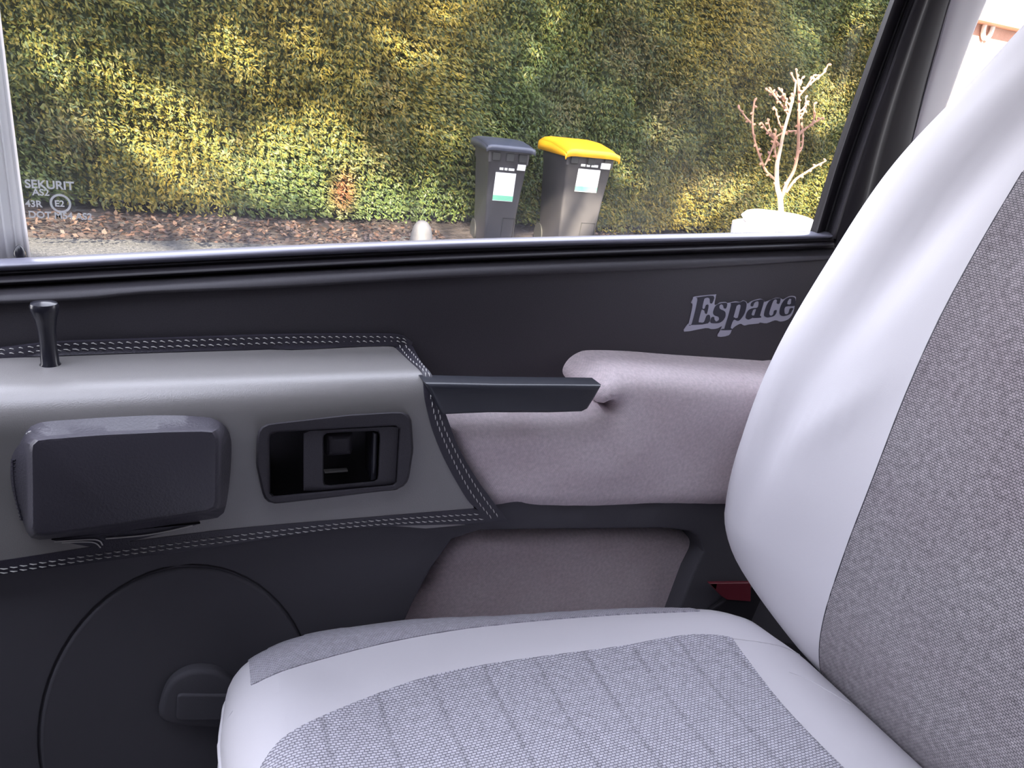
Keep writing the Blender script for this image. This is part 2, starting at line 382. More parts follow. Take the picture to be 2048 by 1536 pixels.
# glass bead reflecting along the frame, thin
# quarter-light divider: ribbed cream channel outside the glass
dv = []
for dx, Y in [(0, .812), (0, .796), (-5, .792), (-10, .7925), (-14, .791), (-24, .790), (-28, .7915), (-32, .790), (-44, .790), (-48, .792), (-54, .791), (-70, .791), (-90, .80), (-90, .815)]:
    dv.append(([(62+dx, 520), (30+dx, 270), (-14+dx, -90), (-44+dx, -300)], Y))
d_ = sheet('window_divider', dv, 'cream', door, n=12, th=.002, sub=2); d_['label'] = 'cream ribbed divider post'
lathe('divider_clip', [(.002, 0), (.005, .002), (.005, .006), (.003, .010), (.001, .012)], onY(41, 517, .786), 'gloss', door, n=12)

# ---- profile of the leather bolster (Y,z), swept along x
arc = [(.665-.025*math.cos(a)*1.0, ZT-.025+.025*math.sin(a)) for a in np.linspace(math.pi/2, 0, 9)]
prof = [(.735, ZT+.06), (.7345, ZT+.006), (.732, ZT+.001), (.729, ZT)] + arc + [(.640, ZT-.12), (.641, ZT-.17), (.647, ZT-.215), (.655, ZT-.30), (.655, ZT-.4)]
prof = np.array(prof); ps = np.r_[0, np.cumsum(np.linalg.norm(np.diff(prof, axis=0), axis=1))]
def PR(x, s): return np.array([x, np.interp(s, ps, prof[:, 0]), np.interp(s, ps, prof[:, 1])])
def hitP(x, y):
    d = ray(x, y); best = None
    for i in range(len(prof)-1):
        a, b = prof[i], prof[i+1]; e = b-a
        # CAM_y + t dy = a0 + k e0 ; CAM_z + t dz = a1 + k e1
        det = d[1]*(-e[1])+e[0]*d[2]
        if abs(det) < 1e-12: continue
        r = np.array([a[0]-CAM[1], a[1]-CAM[2]])
        t = (r[0]*(-e[1])+e[0]*r[1])/det; k = (d[1]*r[1]-d[2]*r[0])/det
        if -.001 <= k <= 1.001 and t > 0 and (best is None or t < best[0]): best = (t, ps[i]+k*(ps[i+1]-ps[i]))
    if best is None: return (0, 0)
    return ((CAM+d*best[0])[0], best[1])
def hp(L): return [hitP(*q) for q in L]
def cm(L, n=4): return catmull(L, n, False)
bot = [(-110, 1134), (0, 1119), (193, 1090), (350, 1069), (500, 1052), (753, 1031), (948, 1015)]
rgt = [(948, 1013), (931, 994), (893, 928), (866, 865), (849, 802), (844, 760), (842, 747), (815, 722), (786, 694)]
top = [(786, 693), (740, 693), (560, 701), (273, 710), (109, 716), (0, 720), (-110, 725)]
# escutcheon opening through the leather
esc_out = rounded([(514, 850), (700, 829), (822, 822), (827, 900), (815, 976), (680, 993), (530, 1010), (512, 930)], [26, 5, 26, 5, 26, 5, 26, 5], 6)
esc_hole = rounded([(532, 858), (806, 838), (800, 978), (534, 1000)], 12, 4)
leather = patch('leather_bolster', [tuple(p) for p in hp(cm(bot)+cm(rgt)[1:]+cm(top)[1:])], .008, PR, 'grey', door, off=.0015, rim=.004, holes=[hp(esc_hole)])
leather['label'] = 'smooth mid grey leather panel'
# black stitched edging
sb = [(-110, 1160), (0, 1146), (250, 1115), (480, 1083), (644, 1059), (780, 1050), (931, 1046), (990, 1040)]
e1 = patch('stitched_edging', [tuple(p) for p in hp(cm(bot)+[(985, 1036)]+cm(sb)[::-1])], .01, PR, 'leather', door, off=.0020, rim=.005)
re = [(1014, 1040), (981, 996), (948, 950), (915, 892), (893, 835), (877, 791), (866, 762), (858, 748), (841, 728), (822, 692)]
e2 = patch('stitched_edging', [tuple(p) for p in hp([(975, 1040)]+cm([(948, 1011)]+rgt[1:])+cm(re)[::-1])], .008, PR, 'leather', door, off=.0032, rim=.007)
tu = [(-110, 706), (0, 696), (109, 684), (273, 678), (560, 669), (740, 668), (800, 670), (824, 684)]
e3 = patch('stitched_edging', [tuple(p) for p in hp(cm(top)+cm(tu)+[(822, 692)])], .01, PR, 'leather', door, off=.0026, rim=.005)
def stitch(lines, off, parent, ln=.0052, gap=.0017, r=.00055, skew=.0006):
    V = []; Fc = []
    for L_ in lines:
        p = np.array([PR(*q)+0 for q in hp(cm(L_, 6))]); s = np.r_[0, np.cumsum(np.linalg.norm(np.diff(p, axis=0), axis=1))]
        def nrm(t):
            q = np.array([np.interp(t, s, p[:, k]) for k in range(3)]); h = hitprof(q); return h
        t = 0
        while t < s[-1]-ln:
            a = np.array([np.interp(t, s, p[:, k]) for k in range(3)]); b = np.array([np.interp(t+ln, s, p[:, k]) for k in range(3)])
            na = pn(a); na = na*1.0; m_ = (a+b)/2+na*(off+.0006); sk = np.cross(na, (b-a)/np.linalg.norm(b-a))*skew
            tube(V, Fc, [a+na*(off-.0003)+sk, m_, b+na*(off-.0003)-sk], [r*.5, r, r*.5], 6); t += ln+gap
    return mesh('stitching', V, Fc, 'thread', parent)
def pn(q):
    """outward normal of the profile nearest q"""
    if math.hypot(q[1]-.733, q[2]-ZT-.002) < .013: return np.array([0, -.9, .9])
    best = None
    for i in range(len(prof)-1):
        a, b = prof[i], prof[i+1]; e = b-a; k = np.clip(((q[1]-a[0])*e[0]+(q[2]-a[1])*e[1])/(e@e), 0, 1); c = a+k*e
        dd = (q[1]-c[0])**2+(q[2]-c[1])**2
        if best is None or dd < best[0]: best = (dd, e)
    e = best[1]; n = np.array([0, -abs(e[1]), abs(e[0])]) if True else 0
    return n/np.linalg.norm(n)
stitch([[(-100, 1152), (0, 1136), (198, 1106), (480, 1068), (726, 1041), (958, 1026)], [(-100, 1160), (0, 1144), (247, 1107), (480, 1077), (726, 1049), (967, 1036)]], .0022, e1)
stitch([[(796, 694), (819, 724), (847, 748), (856, 778), (871, 840), (904, 917), (942, 985), (984, 1037)], [(808, 694), (833, 723), (853, 748), (866, 775), (879, 835), (915, 912), (956, 980), (999, 1037)]], .0034, e2)
stitch([[(-100, 710), (0, 703.5), (109, 694), (273, 688), (560, 679), (740, 677), (795, 679), (816, 685)], [(-100, 718), (0, 712), (109, 704.5), (273, 699), (560, 689), (740, 686), (795, 686), (815, 690)]], .0028, e3)
# a sliver of grey leather showing under the edging
patch('leather_tail', [tuple(p) for p in hp([(770, 1049), (850, 1056), (930, 1049), (900, 1046)])], .01, PR, 'grey', door, off=.001, rim=.002)

# lock knob
kb = onZ(101, 732, ZT)
knob = lathe('lock_knob', [(.0085, -.002), (.0085, .001), (.0070, .003), (.0064, .02), (.0068, .032), (.0084, .042), (.0104, .049), (.0108, .0525), (.0098, .055), (.005, .0562), (.001, .0565)], kb, 'gloss', door)

# ---- inner door handle (escutcheon)
def loftrings(name, rings, m, parent, fill_last=False, hole=False):
    n = len(rings[0]); V = [p for r in rings for p in r]; Fc = []
    for k in range(len(rings)-1):
        for i in range(n): Fc.append((k*n+i, k*n+(i+1) % n, (k+1)*n+(i+1) % n, (k+1)*n+i))
    if fill_last: Fc.append(tuple((len(rings)-1)*n+i for i in range(n)))
    return mesh(name, V, Fc, m, parent)
def resamp(P, n, start=(1, 0)):
    """resample closed outline by angle about its centroid"""
    P = np.array([p[:2] for p in dens(P, 2 if np.ptp(np.array(P)[:, 0]) > 5 else .001)]); c = (P.max(0)+P.min(0))/2; a = np.unwrap(np.arctan2(P[:, 1]-c[1], P[:, 0]-c[0]))
    if a[-1] < a[0]: P = P[::-1]; a = np.unwrap(np.arctan2(P[:, 1]-c[1], P[:, 0]-c[0]))
    t = np.linspace(0, 2*math.pi, n, endpoint=False)
    a2 = np.concatenate([a-2*math.pi, a, a+2*math.pi]); P2 = np.vstack([P, P, P]); t0 = a[0]
    o = np.argsort(a2); a2 = a2[o]; P2 = P2[o]
    t = (t-t0) % (2*math.pi)+t0
    return np.stack([np.interp(t, a2, P2[:, k]) for k in range(2)], 1)
def R3(px, n, Y, sc=1.0):
    q = resamp(px, n); c = (q.max(0)+q.min(0))/2; q = c+(q-c)*sc
    return [onY(a, b, Y) for a, b in q]
handle = empty('inner_handle', (0, 0, 0), None, None); del_ = None
bpy.data.objects.remove(handle)
esc_in = rounded([(539, 865), (799, 851), (792, 969), (540, 993)], 9, 4)
N_ = 96
hnd = loftrings('door_latch_surround', [R3(esc_out, N_, .6415, 1.0), R3(esc_out, N_, .634, 1.0), R3(esc_out, N_, .6305, .99), R3(esc_out, N_, .629, .972), R3(esc_in, N_, .6295, 1.06), R3(esc_in, N_, .631, 1.02), R3(esc_in, N_, .634, 1.0), R3(esc_in, N_, .672, .99)], 'plastic', door, fill_last=True)
lev_o = rounded([(606, 861), (799, 851), (792, 969), (606, 984)], 3, 3); lev_i = rounded([(646, 866), (760, 861), (756, 962), (647, 972)], 10, 4)
loftrings('latch_lever', [R3(lev_o, 64, .640, .99), R3(lev_o, 64, .6335, .99), R3(lev_o, 64, .633, .975), R3(lev_i, 64, .633, 1.03), R3(lev_i, 64, .635, 1.0), R3(lev_i, 64, .648, .99)], 'plastic', hnd)
pts = lambda L, Y: pxY(L, Y)
slab('latch_paddle', pts(rounded([(652, 868), (708, 866), (706, 912), (652, 916)], 6), .652), .652, .668, .006, 'plastic', hnd, step=.02)
slab('latch_post', pts(rounded([(743, 862), (756, 861), (752, 958), (741, 960)], 3), .645), .642, .668, .002, 'gloss', hnd, step=.02)
slab('latch_rod', pts([(650, 944), (696, 941), (696, 944), (650, 947)], .662), .662, .668, .0004, 'thread', hnd, step=.02)

# ---- leather arm pad on the bolster
po = [(40, 886), (67, 849), (148, 839), (297, 831), (383, 832), (433, 839), (458, 864), (463, 904), (458, 973), (448, 1025), (430, 1037), (408, 1040), (250, 1062), (106, 1077), (64, 1077), (45, 1042), (24, 978), (22, 918)]
pf = rounded([(60, 888), (72, 878), (200, 868), (330, 862), (428, 860), (436, 872), (434, 1010), (428, 1019), (250, 1048), (76, 1073), (62, 1064)], 8, 4)
YPF = .640-.045
pad = loftrings('arm_pad', [R3(catmull(po, 4), 96, .640), R3(catmull(po, 4), 96, .634), R3(pf, 96, .618, 1.045), R3(pf, 96, .604, 1.02), R3(pf, 96, .598, 1.0), R3(pf, 96, .5955, .975), R3(pf, 96, .595, .93)], 'padtop', door, fill_last=True)
pad['label'] = 'black leather pad'
V = []; Fc = []
tl = catmull([(52, 868), (70, 860), (148, 848), (297, 839), (383, 839), (425, 844), (447, 858)], 8, False)
p3 = [onY(x, y, .631) for x, y in tl]; s = np.r_[0, np.cumsum(np.linalg.norm(np.diff(p3, axis=0), axis=1))]; p3 = np.array(p3); t = 0
while t < s[-1]-.006:
    a, b = [np.array([np.interp(q, s, p3[:, k]) for k in range(3)]) for q in (t, t+.0055)]; tube(V, Fc, [a, (a+b)/2+np.array([0, -.0004, .0004]), b], [.0004, .0007, .0004], 6); t += .0075
mesh('pad_stitching', V, Fc, 'thread', pad)
# lacing at both ends of the pad
V = []; Fc = []
for side in (0,):
    xs = [(30, 920), (32, 960), (38, 1000), (48, 1040)] if side == 0 else [(449, 880), (454, 920), (452, 970), (445, 1015)]
    q = np.array(catmull(xs, 5, False))
    for k, (x, y) in enumerate(q):
        tube(V, Fc, [onY(x-7, y-1, .633), onY(x, y, .629), onY(x+7, y+1, .633)], .0007, 5)
    for dx in (-4, 4): tube(V, Fc, [onY(x+dx, y, .6305) for x, y in q], .0006, 5)
mesh('pad_lacing', V, Fc, 'leather', pad)
# loose leather flap under the pad
fl = patch('pad_flap', [tuple(p) for p in hp([(104, 1074), (160, 1084), (193, 1090), (206, 1090), (290, 1070), (400, 1042), (260, 1055)])], .01, PR, 'leather', pad, off=.0045, rim=.004)
V = []; Fc = []
for L_ in ([(110, 1076), (190, 1072), (206, 1083)], [(212, 1070), (300, 1062), (385, 1044)], [(125, 1078), (185, 1077), (202, 1088)]):
    tube(V, Fc, [PR(*hitP(*q))+np.array([0, -.0058, 0]) for q in catmull(L_, 6, False)], .0006, 5)
mesh('flap_thread', V, Fc, 'thread', pad)

# ---- pale cloth armrest
YA = .646
def mix(L): return [tuple(onY(x, y, Y)[[0, 2]]) for x, y, Y in L]
ar = mix([(872, 838, .665), (920, 830, .664), (1000, 827, .664), (1090, 828, .664), (1150, 826, .664), (1190, 815, .664), (1200, 797, .675), (1192, 778, .70), (1160, 772, .735), (1135, 758, .735), (1129, 742, .735), (1140, 722, .735), (1160, 708, .735), (1185, 703, .735), (1260, 705, .735), (1350, 712, .735), (1530, 724, .735), (1640, 734, .735),
          (1640, 1010, .672), (1520, 1003, .672), (1440, 1003, .672), (1300, 1001, .672), (1180, 1006, .672), (1060, 1004, .672), (1020, 998, .672), (960, 1001, .672), (915, 940, .672), (880, 870, .668)])
AR = catmull(ar, 4)
arm = puff('cloth_armrest', AR, YA, .742, .026, 'cloth', door, step=.0045, dome=lambda x, z: .006*math.sin(x*23+1)*math.sin(z*31)+.002)
arm['label'] = 'pale pinkish grey cloth armrest'
# grab handle: dark bar running from the bolster into the armrest
zb = onY(1000, 772, .632)[2]
hf = pxY([(852, 768), (1000, 771), (1206, 772), (1190, 800), (1177, 820), (1165, 826), (1100, 828), (980, 828), (884, 832)], .632)
gh = slab('grab_handle', catmull(dens(hf, .03), 1), .632, .656, .005, 'gloss', door, step=.02); gh['label'] = 'dark glossy grab handle'
gh.data.materials[0] = mat('handle_plastic', (.03, .032, .042), .3, .6, bump=(900, .2, .0004))
# solid core of the bolster behind the leather
slab('bolster_core', [(x0, ZT-.19), (onY(930, 1000, .66)[0], ZT-.19), (onY(868, 830, .66)[0], ZT-.06), (onY(850, 770, .66)[0], ZT-.006), (x0, ZT-.006)], .676, .741, .003, 'plastic', door, step=.1)

# ---- lower panel with pocket opening
lp = [(x0, .865), (onY(870, 1010, .655)[0]-.02, .90)]
low = pxY([(-150, 1100), (500, 1040), (960, 985), (1640, 985), (1640, 1300)], .656)
low += pxY([(1345, 1255), (1385, 1150), (1408, 1105), (1398, 1076), (1380, 1064), (1330, 1058), (1100, 1060), (960, 1062), (905, 1080), (862, 1140), (825, 1210), (790, 1290)], .656)
low += [(onY(700, 1500, .656)[0], .42), (x0, .42)]
slab('lower_panel', dens(low, .02), .656, .735, .004, 'plasticlow', door, step=.04)
pk = puff('pocket_panel', catmull(pxY([(796, 1300), (850, 1165), (890, 1100), (925, 1078), (955, 1070), (975, 1074), (1100, 1072), (1250, 1068), (1350, 1068), (1395, 1080), (1412, 1110), (1385, 1190), (1345, 1300)], .688), 4), .682, .735, .016, 'cloth', door, step=.005)
pk['label'] = 'recessed cloth pocket panel'
# moulded loudspeaker cover
def circ(cx, cz, rx, rz, n=64): return [(cx+rx*math.cos(2*math.pi*k/n), cz+rz*math.sin(2*math.pi*k/n)) for k in range(n)]
pc = onY(372, 1470, .65); rr_ = (onY(640, 1330, .65)[0]-onY(80, 1400, .65)[0])/2; ztp = onY(395, 1137, .65)[2]
rz = ztp-pc[2]
sp = slab('speaker_cover', circ(pc[0], pc[2], rr_, rz), .6530, .658, .0028, 'plasticlow', door, step=.03, dome=lambda x, z: -.004*(1-((x-pc[0])/rr_)**2-((z-pc[2])/rz)**2))
V = []; Fc = []; tube(V, Fc, [np.array([x, .6560, z]) for x, z in circ(pc[0], pc[2], rr_+.002, rz+.002)+circ(pc[0], pc[2], rr_+.002, rz+.002)[:1]], .0009, 6)
mesh('cover_rim', V, Fc, 'rubber', sp)
bp_ = pxY(catmull([(325, 1440), (322, 1405), (340, 1365), (375, 1342), (415, 1338), (450, 1350), (500, 1400), (500, 1450), (400, 1452)], 4), .648)
slab('cover_boss', bp_, .645, .656, .005, 'plasticlow', sp, step=.02)
slab('cover_badge', rounded(pxY([(355, 1390), (500, 1392), (500, 1442), (352, 1442)], .642), .005), .642, .650, .002, 'plasticlow', sp, step=.02)

# ---- name decal
def dec(L, k): return [(1360+x/15.36, 580+y/15.36) for x, y in L]
back = [(470, 200), (1060, 140), (1105, 170), (1060, 440), (1150, 440), (1230, 385), (1400, 370), (1480, 400), (1700, 350), (1843, 370), (1943, 320), (2040, 360), (2080, 420), (2170, 360), (2263, 320), (2463, 270), (2583, 320), (2590, 370), (2723, 330), (2943, 245), (3083, 250), (3173, 290), (3343, 200), (3483, 185), (3563, 240), (3523, 500), (3463, 720), (3323, 900), (3093, 970), (2923, 930), (2663, 1020), (2463, 1000), (2403, 1030), (2113, 1060), (1973, 1090), (1843, 1040), (1620, 1180), (1500, 1390), (1160, 1430), (1240, 1230), (1290, 1110), (1150, 1180), (960, 1200), (780, 1170), (130, 1280), (240, 1050), (280, 1000), (390, 470), (340, 400), (400, 270)]
b_ = 1843
LET = [([(490, 240), (560, 225), (1030, 180), (1000, 390), (930, 400), (915, 280), (860, 240), (790, 250), (745, 290), (690, 550), (760, 570), (800, 470), (880, 470), (830, 720), (770, 715), (750, 640), (690, 610), (655, 640), (575, 960), (620, 995), (740, 985), (820, 790), (920, 785), (860, 1025), (300, 1075), (370, 1030), (540, 320)], []),
 ([(1450, 410), (1420, 560), (1350, 560), (1330, 480), (1270, 440), (1215, 490), (1230, 580), (1380, 660), (1400, 800), (1330, 930), (1210, 1010), (1060, 1025), (940, 1000), (965, 850), (1050, 830), (1060, 900), (1110, 965), (1180, 940), (1205, 880), (1170, 820), (1060, 780), (1020, 690), (1060, 560), (1120, 470), (1230, 420), (1330, 400)], []),
 ([(1540, 410), (1700, 385), (1843, 380), (1943, 340), (2023, 370), (2048, 460), (2013, 640), (1953, 780), (1843, 920), (1760, 950), (1650, 920), (1560, 1150), (1600, 1190), (1580, 1230), (1270, 1235), (1290, 1205), (1340, 1190), (1380, 1150), (1570, 480)], [[(1800, 450), (1843, 450), (1870, 480), (1860, 560), (1780, 850), (1720, 870), (1645, 830), (1740, 490)]]),
 ([(b_+x, y) for x, y in [(330, 490), (350, 400), (430, 340), (560, 310), (650, 290), (720, 310), (735, 370), (620, 760), (640, 800), (640, 850), (420, 860), (390, 850), (340, 880), (260, 910), (190, 880), (175, 820), (210, 700), (280, 610), (400, 560), (540, 540), (575, 400), (550, 350), (480, 365), (430, 420), (400, 500)]], [[(b_+x, y) for x, y in [(500, 590), (440, 780), (390, 790), (355, 750), (400, 620), (440, 590)]]]),
 ([(b_+x, y) for x, y in [(1250, 270), (1210, 420), (1130, 410), (1140, 330), (1100, 290), (1030, 330), (960, 500), (900, 720), (950, 790), (1020, 750), (1050, 640), (1130, 620), (1110, 720), (1040, 800), (950, 830), (830, 845), (750, 800), (745, 720), (790, 560), (860, 400), (950, 310), (1100, 260), (1200, 255)]], []),
 ([(b_+x, y) for x, y in [(1680, 490), (1400, 515), (1370, 700), (1420, 745), (1490, 710), (1540, 570), (1640, 565), (1600, 640), (1550, 730), (1450, 780), (1330, 800), (1240, 770), (1215, 680), (1240, 540), (1300, 400), (1400, 280), (1530, 220), (1640, 215), (1700, 260), (1710, 360)]], [[(b_+x, y) for x, y in [(1580, 280), (1570, 420), (1520, 450), (1450, 430), (1465, 350), (1520, 270)]]])]
def flat(name, pxs, Y, m, parent, holes=(), th=.0003):
    h = [pxY(q, Y) for q in holes]; v, f = cdt(pxY(pxs, Y), .02, h)
    V = [(a, Y, b) for a, b in v]+[(a, Y+th, b) for a, b in v]; n = len(v)
    return V, [tuple(t) for t in f]+[tuple(i+n for i in t) for t in f]
V, Fc = flat('d', dec(catmull(back, 3), 0), YP-.0006, 'silver', door, th=.0005)
dcl = mesh('name_decal', V, Fc, 'silver', door, smooth=False); dcl['label'] = 'silver backed name decal'
V2 = []; F2 = []
for o_, hs in LET:
    V, Fc = flat('l', dec(catmull(o_, 3) if len(o_) < 40 else o_, 0), YP-.0010, None, None, [dec(h, 0) for h in hs]); s_ = len(V2); V2 += V; F2 += [tuple(i+s_ for i in t) for t in Fc]
mesh('decal_lettering', V2, F2, 'decalblack', dcl, smooth=False)

# ---- etched mark on the glass
def textmesh(name, s, size, p, m, parent, ang=0, sh=0, ext=.0001, facing=None):
    cu = bpy.data.curves.new(name, 'FONT'); cu.body = s; cu.size = size; cu.shear = sh; cu.extrude = ext; cu.align_x = 'LEFT'; cu.offset = size*.022
    o = bpy.data.objects.new(name, cu); C.objects.link(o); o.matrix_world = Matrix.Translation(Vector(p)) @ Matrix.Rotation(ang, 4, 'Y') @ Matrix.Rotation(math.pi/2, 4, 'X')
    dg = bpy.context.evaluated_depsgraph_get(); dg.update(); me = bpy.data.meshes.new_from_object(o.evaluated_get(dg)); me.transform(o.matrix_world)
    bpy.data.objects.remove(o); return me
etch = mat('etched_frost', (.85, .86, .86), .6)
V = []; Fc = []
def addme(me):
    s_ = len(V); V.extend([tuple(v.co) for v in me.vertices]); Fc.extend([tuple(i+s_ for i in p.vertices) for p in me.polygons])
for s_, x, y, sz in (('SEKURIT', 50, 375, .0098), ('AS2', 65, 390, .0078), ('43R', 51, 413, .0078), ('DOT M54 AS2', 57, 435, .0080)):
    addme(textmesh('t', s_, sz, onY(x, y, .7834), None, None))
mesh('glass_marking', V, Fc, etch, door, smooth=False)
V = []; Fc = []; q = onY(121, 407, .7834); n = 32
for r_ in (.0082, .0064):
    for k in range(n+1): V.append(q+np.array([r_*math.cos(2*math.pi*k/n), 0, r_*math.sin(2*math.pi*k/n)]))
for k in range(n): Fc.append((k, k+1, n+1+k+1, n+1+k))
addme(textmesh('t', 'E2', .0075, q+np.array([-.0046, 0, -.0027]), None, None))
mesh('glass_marking', V, Fc, etch, door, smooth=False)

# ================================================================== CAR BODY AROUND THE DOOR
pil = empty('door_pillar', (.95, .77, .3), 'dark upright car body pillar with pale grey trim between side windows', 'car pillar')
B = shift(gE, (66, 70))
Bb = [(1640, 520)]+B
blk2 = [(1800, 540), (1815, 330), (1851, 200), (1876, 100), (1900, 0), (1925, -95)]
blk1 = [(1688, 540), (1712, 400), (1755, 270), (1800, 150), (1830, 60), (1855, 0), (1890, -95)]
b0 = [(1640, 560), (1650, 470), (1690, 340), (1728, 230), (1764, 135), (1800, 40), (1816, 0), (1852, -95), (1926, -300)]
bR = [(1800, 560), (1806, 470), (1822, 340), (1843, 230), (1866, 135), (1893, 40), (1905, 0), (1935, -95), (2000, -300)]
def lerp(a, b, t): return [(p[0]+(q[0]-p[0])*t, p[1]) for p, q in zip(a, b)]
sheet('dark_trim', [(b0, .795), (lerp(b0, bR, .12), .765), (lerp(b0, bR, .25), .757), (lerp(b0, bR, .42), .755), (lerp(b0, bR, .46), .758), (lerp(b0, bR, .7), .757), (lerp(b0, bR, .95), .760), (bR, .775)], 'rubber', pil, n=40, sub=3)
g0 = [(1770, 540), (1780, 400), (1812, 290), (1842, 170), (1866, 78), (1884, 0), (1912, -95), (1975, -300)]
g1 = [(1880, 540), (1882, 400), (1868, 290), (1905, 180), (1940, 78), (1972, 0), (2012, -95)]
g1 = [(1840, 540), (1845, 400), (1866, 290), (1905, 180), (1942, 78), (1974, 0), (2012, -95), (2094, -300)]
def lerp(a, b, t): return [(p[0]+(q[0]-p[0])*t, p[1]) for p, q in zip(a, b)]
sheet('grey_trim', [(g0, .790), (lerp(g0, g1, .15), .762), (lerp(g0, g1, .35), .760), (lerp(g0, g1, .6), .772), (lerp(g0, g1, .85), .79), (g1, .812)], 'greytrim', pil, n=40, sub=3)
slab('pillar_foot', [(onY(1672, 520, .75)[0], .35), (1.02, .35), (1.02, 1.19), (onY(1672, 520, .75)[0], 1.19)], .752, .80, .01, 'plastic', pil, step=.1)

xL, xR = -.95, 2.3
box('floor', (xL, -.78, .30), (xR, .735, .34), 'carpet', kind='structure')
def plate_hole(name, lo, hi, h0, h1, z0, z1, m):
    V = []; F = []
    def q(a, b, z): return (a, b, z)
    O = [(lo[0], lo[1]), (hi[0], lo[1]), (hi[0], hi[1]), (lo[0], hi[1])]; I = [(h0[0], h0[1]), (h1[0], h0[1]), (h1[0], h1[1]), (h0[0], h1[1])]
    V = [(a, b, z) for z in (z0, z1) for a, b in O+I]
    for k in range(4):
        n = (k+1) % 4; F += [(k, n, 4+n, 4+k), (8+k, 12+k, 12+n, 8+n), (k, 8+k, 8+n, n), (4+k, 4+n, 12+n, 12+k)]
    return mesh(name, V, F, m, None, smooth=False, kind='structure')
plate_hole('ceiling', (xL+.12, -.80), (xR, .86), (-.80, .22), (.10, .82), 1.70, 1.74, 'headliner')     # opening added over the front seats to let in more daylight
box('wall_left', (xL, -.84, .30), (xR, -.78, 1.70), 'plastic', kind='structure')  # closed up to the roof, no side window, to hold back light
box('wall_front', (xL-.04, -.84, .30), (xL, .80, 1.585), 'plastic', kind='structure')  # raised well above dash height to cut windscreen light
box('wall_back', (xR, -.84, .30), (xR+.04, .86, 1.10), 'plastic', kind='structure')
box('wall_right', (1.03, .76, .30), (xR, .82, 1.16), 'plastic', kind='structure')

# ================================================================== PASSENGER SEAT
seat = empty('passenger_seat', (.35, .33, .34), 'passenger car seat covered in pale grey cloth with white bolsters, beside the door', 'car seat')
R_ = .060; Z0 = .825; dsl = .3*R_
sil = [(1560, 1262, .80), (1500, 1238, .80), (1430, 1222, .807), (1340, 1219, .807), (1250, 1220, .807), (1100, 1228, .807), (1000, 1235, .807), (860, 1243, .805), (760, 1256, .803), (640, 1278, .80), (575, 1303, .795), (530, 1324, .79), (490, 1352, .783), (462, 1385, .775), (447, 1425, .77), (442, 1470, .768), (444, 1536, .766)]
oc = [onZ(x, y, z)[:2] for x, y, z in sil]
cc = np.array([.33, .33]); E = []
for i, p in enumerate(oc):
    a = oc[max(i-1, 0)]; b = oc[min(i+1, len(oc)-1)]; t = (b-a)/np.linalg.norm(b-a); n = np.array([t[1], -t[0]])
    if n @ (p-cc) < 0: n = -n
    E.append(p+n*(dsl if i < 11 else dsl*max(0, (14-i)/4)))
E = [np.array([.66, E[0][1]-.02])]+E
low_ = [(E[-1][0], .30), (E[-1][0], .15), (E[-1][0]+.012, .08), (.06, .045), (.12, .03), (.40, .025), (.66, .04)]
EDGE = np.array(catmull([tuple(p) for p in E]+low_, 5))
_A = EDGE; _B = np.roll(EDGE, -1, 0); _E = _B-_A; _L = np.sum(_E*_E, 1)
def edist(x, y):
    k = np.clip(((x-_A[:, 0])*_E[:, 0]+(y-_A[:, 1])*_E[:, 1])/_L, 0, 1); return math.sqrt(np.min((_A[:, 0]+k*_E[:, 0]-x)**2+(_A[:, 1]+k*_E[:, 1]-y)**2))
def H(x, y):
    d = edist(x, y); ins = inpoly((x, y), EDGE)
    if not ins: d = 0
    z = Z0-R_*(1-math.sqrt(max(0, 1-(1-min(d, R_)/R_)**2)))
    k = max(0, (min(d, .15)-.045)/.105); k = k*k*(3-2*k)
    z -= .010*k                                            # centre sits a little lower than the bolster
    z -= .055*max(0, (x-.535)/.11)**2                        # dives into the backrest gap
    return z
def hitC(x, y):
    p = march(x, y, lambda q: q[2]-H(q[0], q[1]), .4, 1.2); return (p[0], p[1])
fC = lambda x, y: np.array([x, y, H(x, y)])
# cover: rings near the rim, CDT inside, then skirt
V = []; Fc = []; ne = len(EDGE)
for d in (0.0, .0006, .0025, .006, .011, .018, .027, .038, .05):
    Q = inset(EDGE, d) if d else EDGE
    zz = Z0-R_*(1-math.sqrt(max(0, 1-(1-min(d, R_)/R_)**2)))
    V += [(q[0], q[1], H(q[0], q[1]) if d > .004 else zz-.055*max(0, (q[0]-.535)/.11)**2) for q in Q]
for k in range(8):
    for i in range(ne): Fc.append((k*ne+i, k*ne+(i+1) % ne, (k+1)*ne+(i+1) % ne, (k+1)*ne+i))
v, f = cdt([tuple(q) for q in inset(EDGE, .05)], .012); s = len(V); V += [fC(a, b) for a, b in v]; Fc += [tuple(s+i for i in t) for t in f]
s = len(V)
for zz, gr in ((Z0-R_-.03, -.003), (Z0-R_-.09, 0), (.58, .012)): V += [(q[0], q[1], zz) for q in inset(EDGE, gr)]
for k in range(3):
    a = 0 if k == 0 else s+(k-1)*ne; b = s+k*ne
    for i in range(ne): Fc.append((a+i, a+(i+1) % ne, b+(i+1) % ne, b+i))
Fc.append(tuple(s+2*ne+i for i in range(ne)))
cush = mesh('seat_cushion', V, Fc, 'seatwhite', seat); cush['label'] = 'white edged seat cushion'
ins_px = [(522, 1534), (551, 1492), (588, 1462), (648, 1432), (748, 1391), (848, 1356), (959, 1332), (1089, 1313), (1200, 1299), (1260, 1290), (1334, 1276), (1387, 1270), (1431, 1271), (1463, 1276)]
rgt_px = [(1463, 1277), (1511, 1342), (1561, 1406), (1625, 1475), (1686, 1536)]
ip = [hitC(*q) for q in catmull(ins_px, 3, False)]+[hitC(*q) for q in catmull(rgt_px, 3, False)][1:]
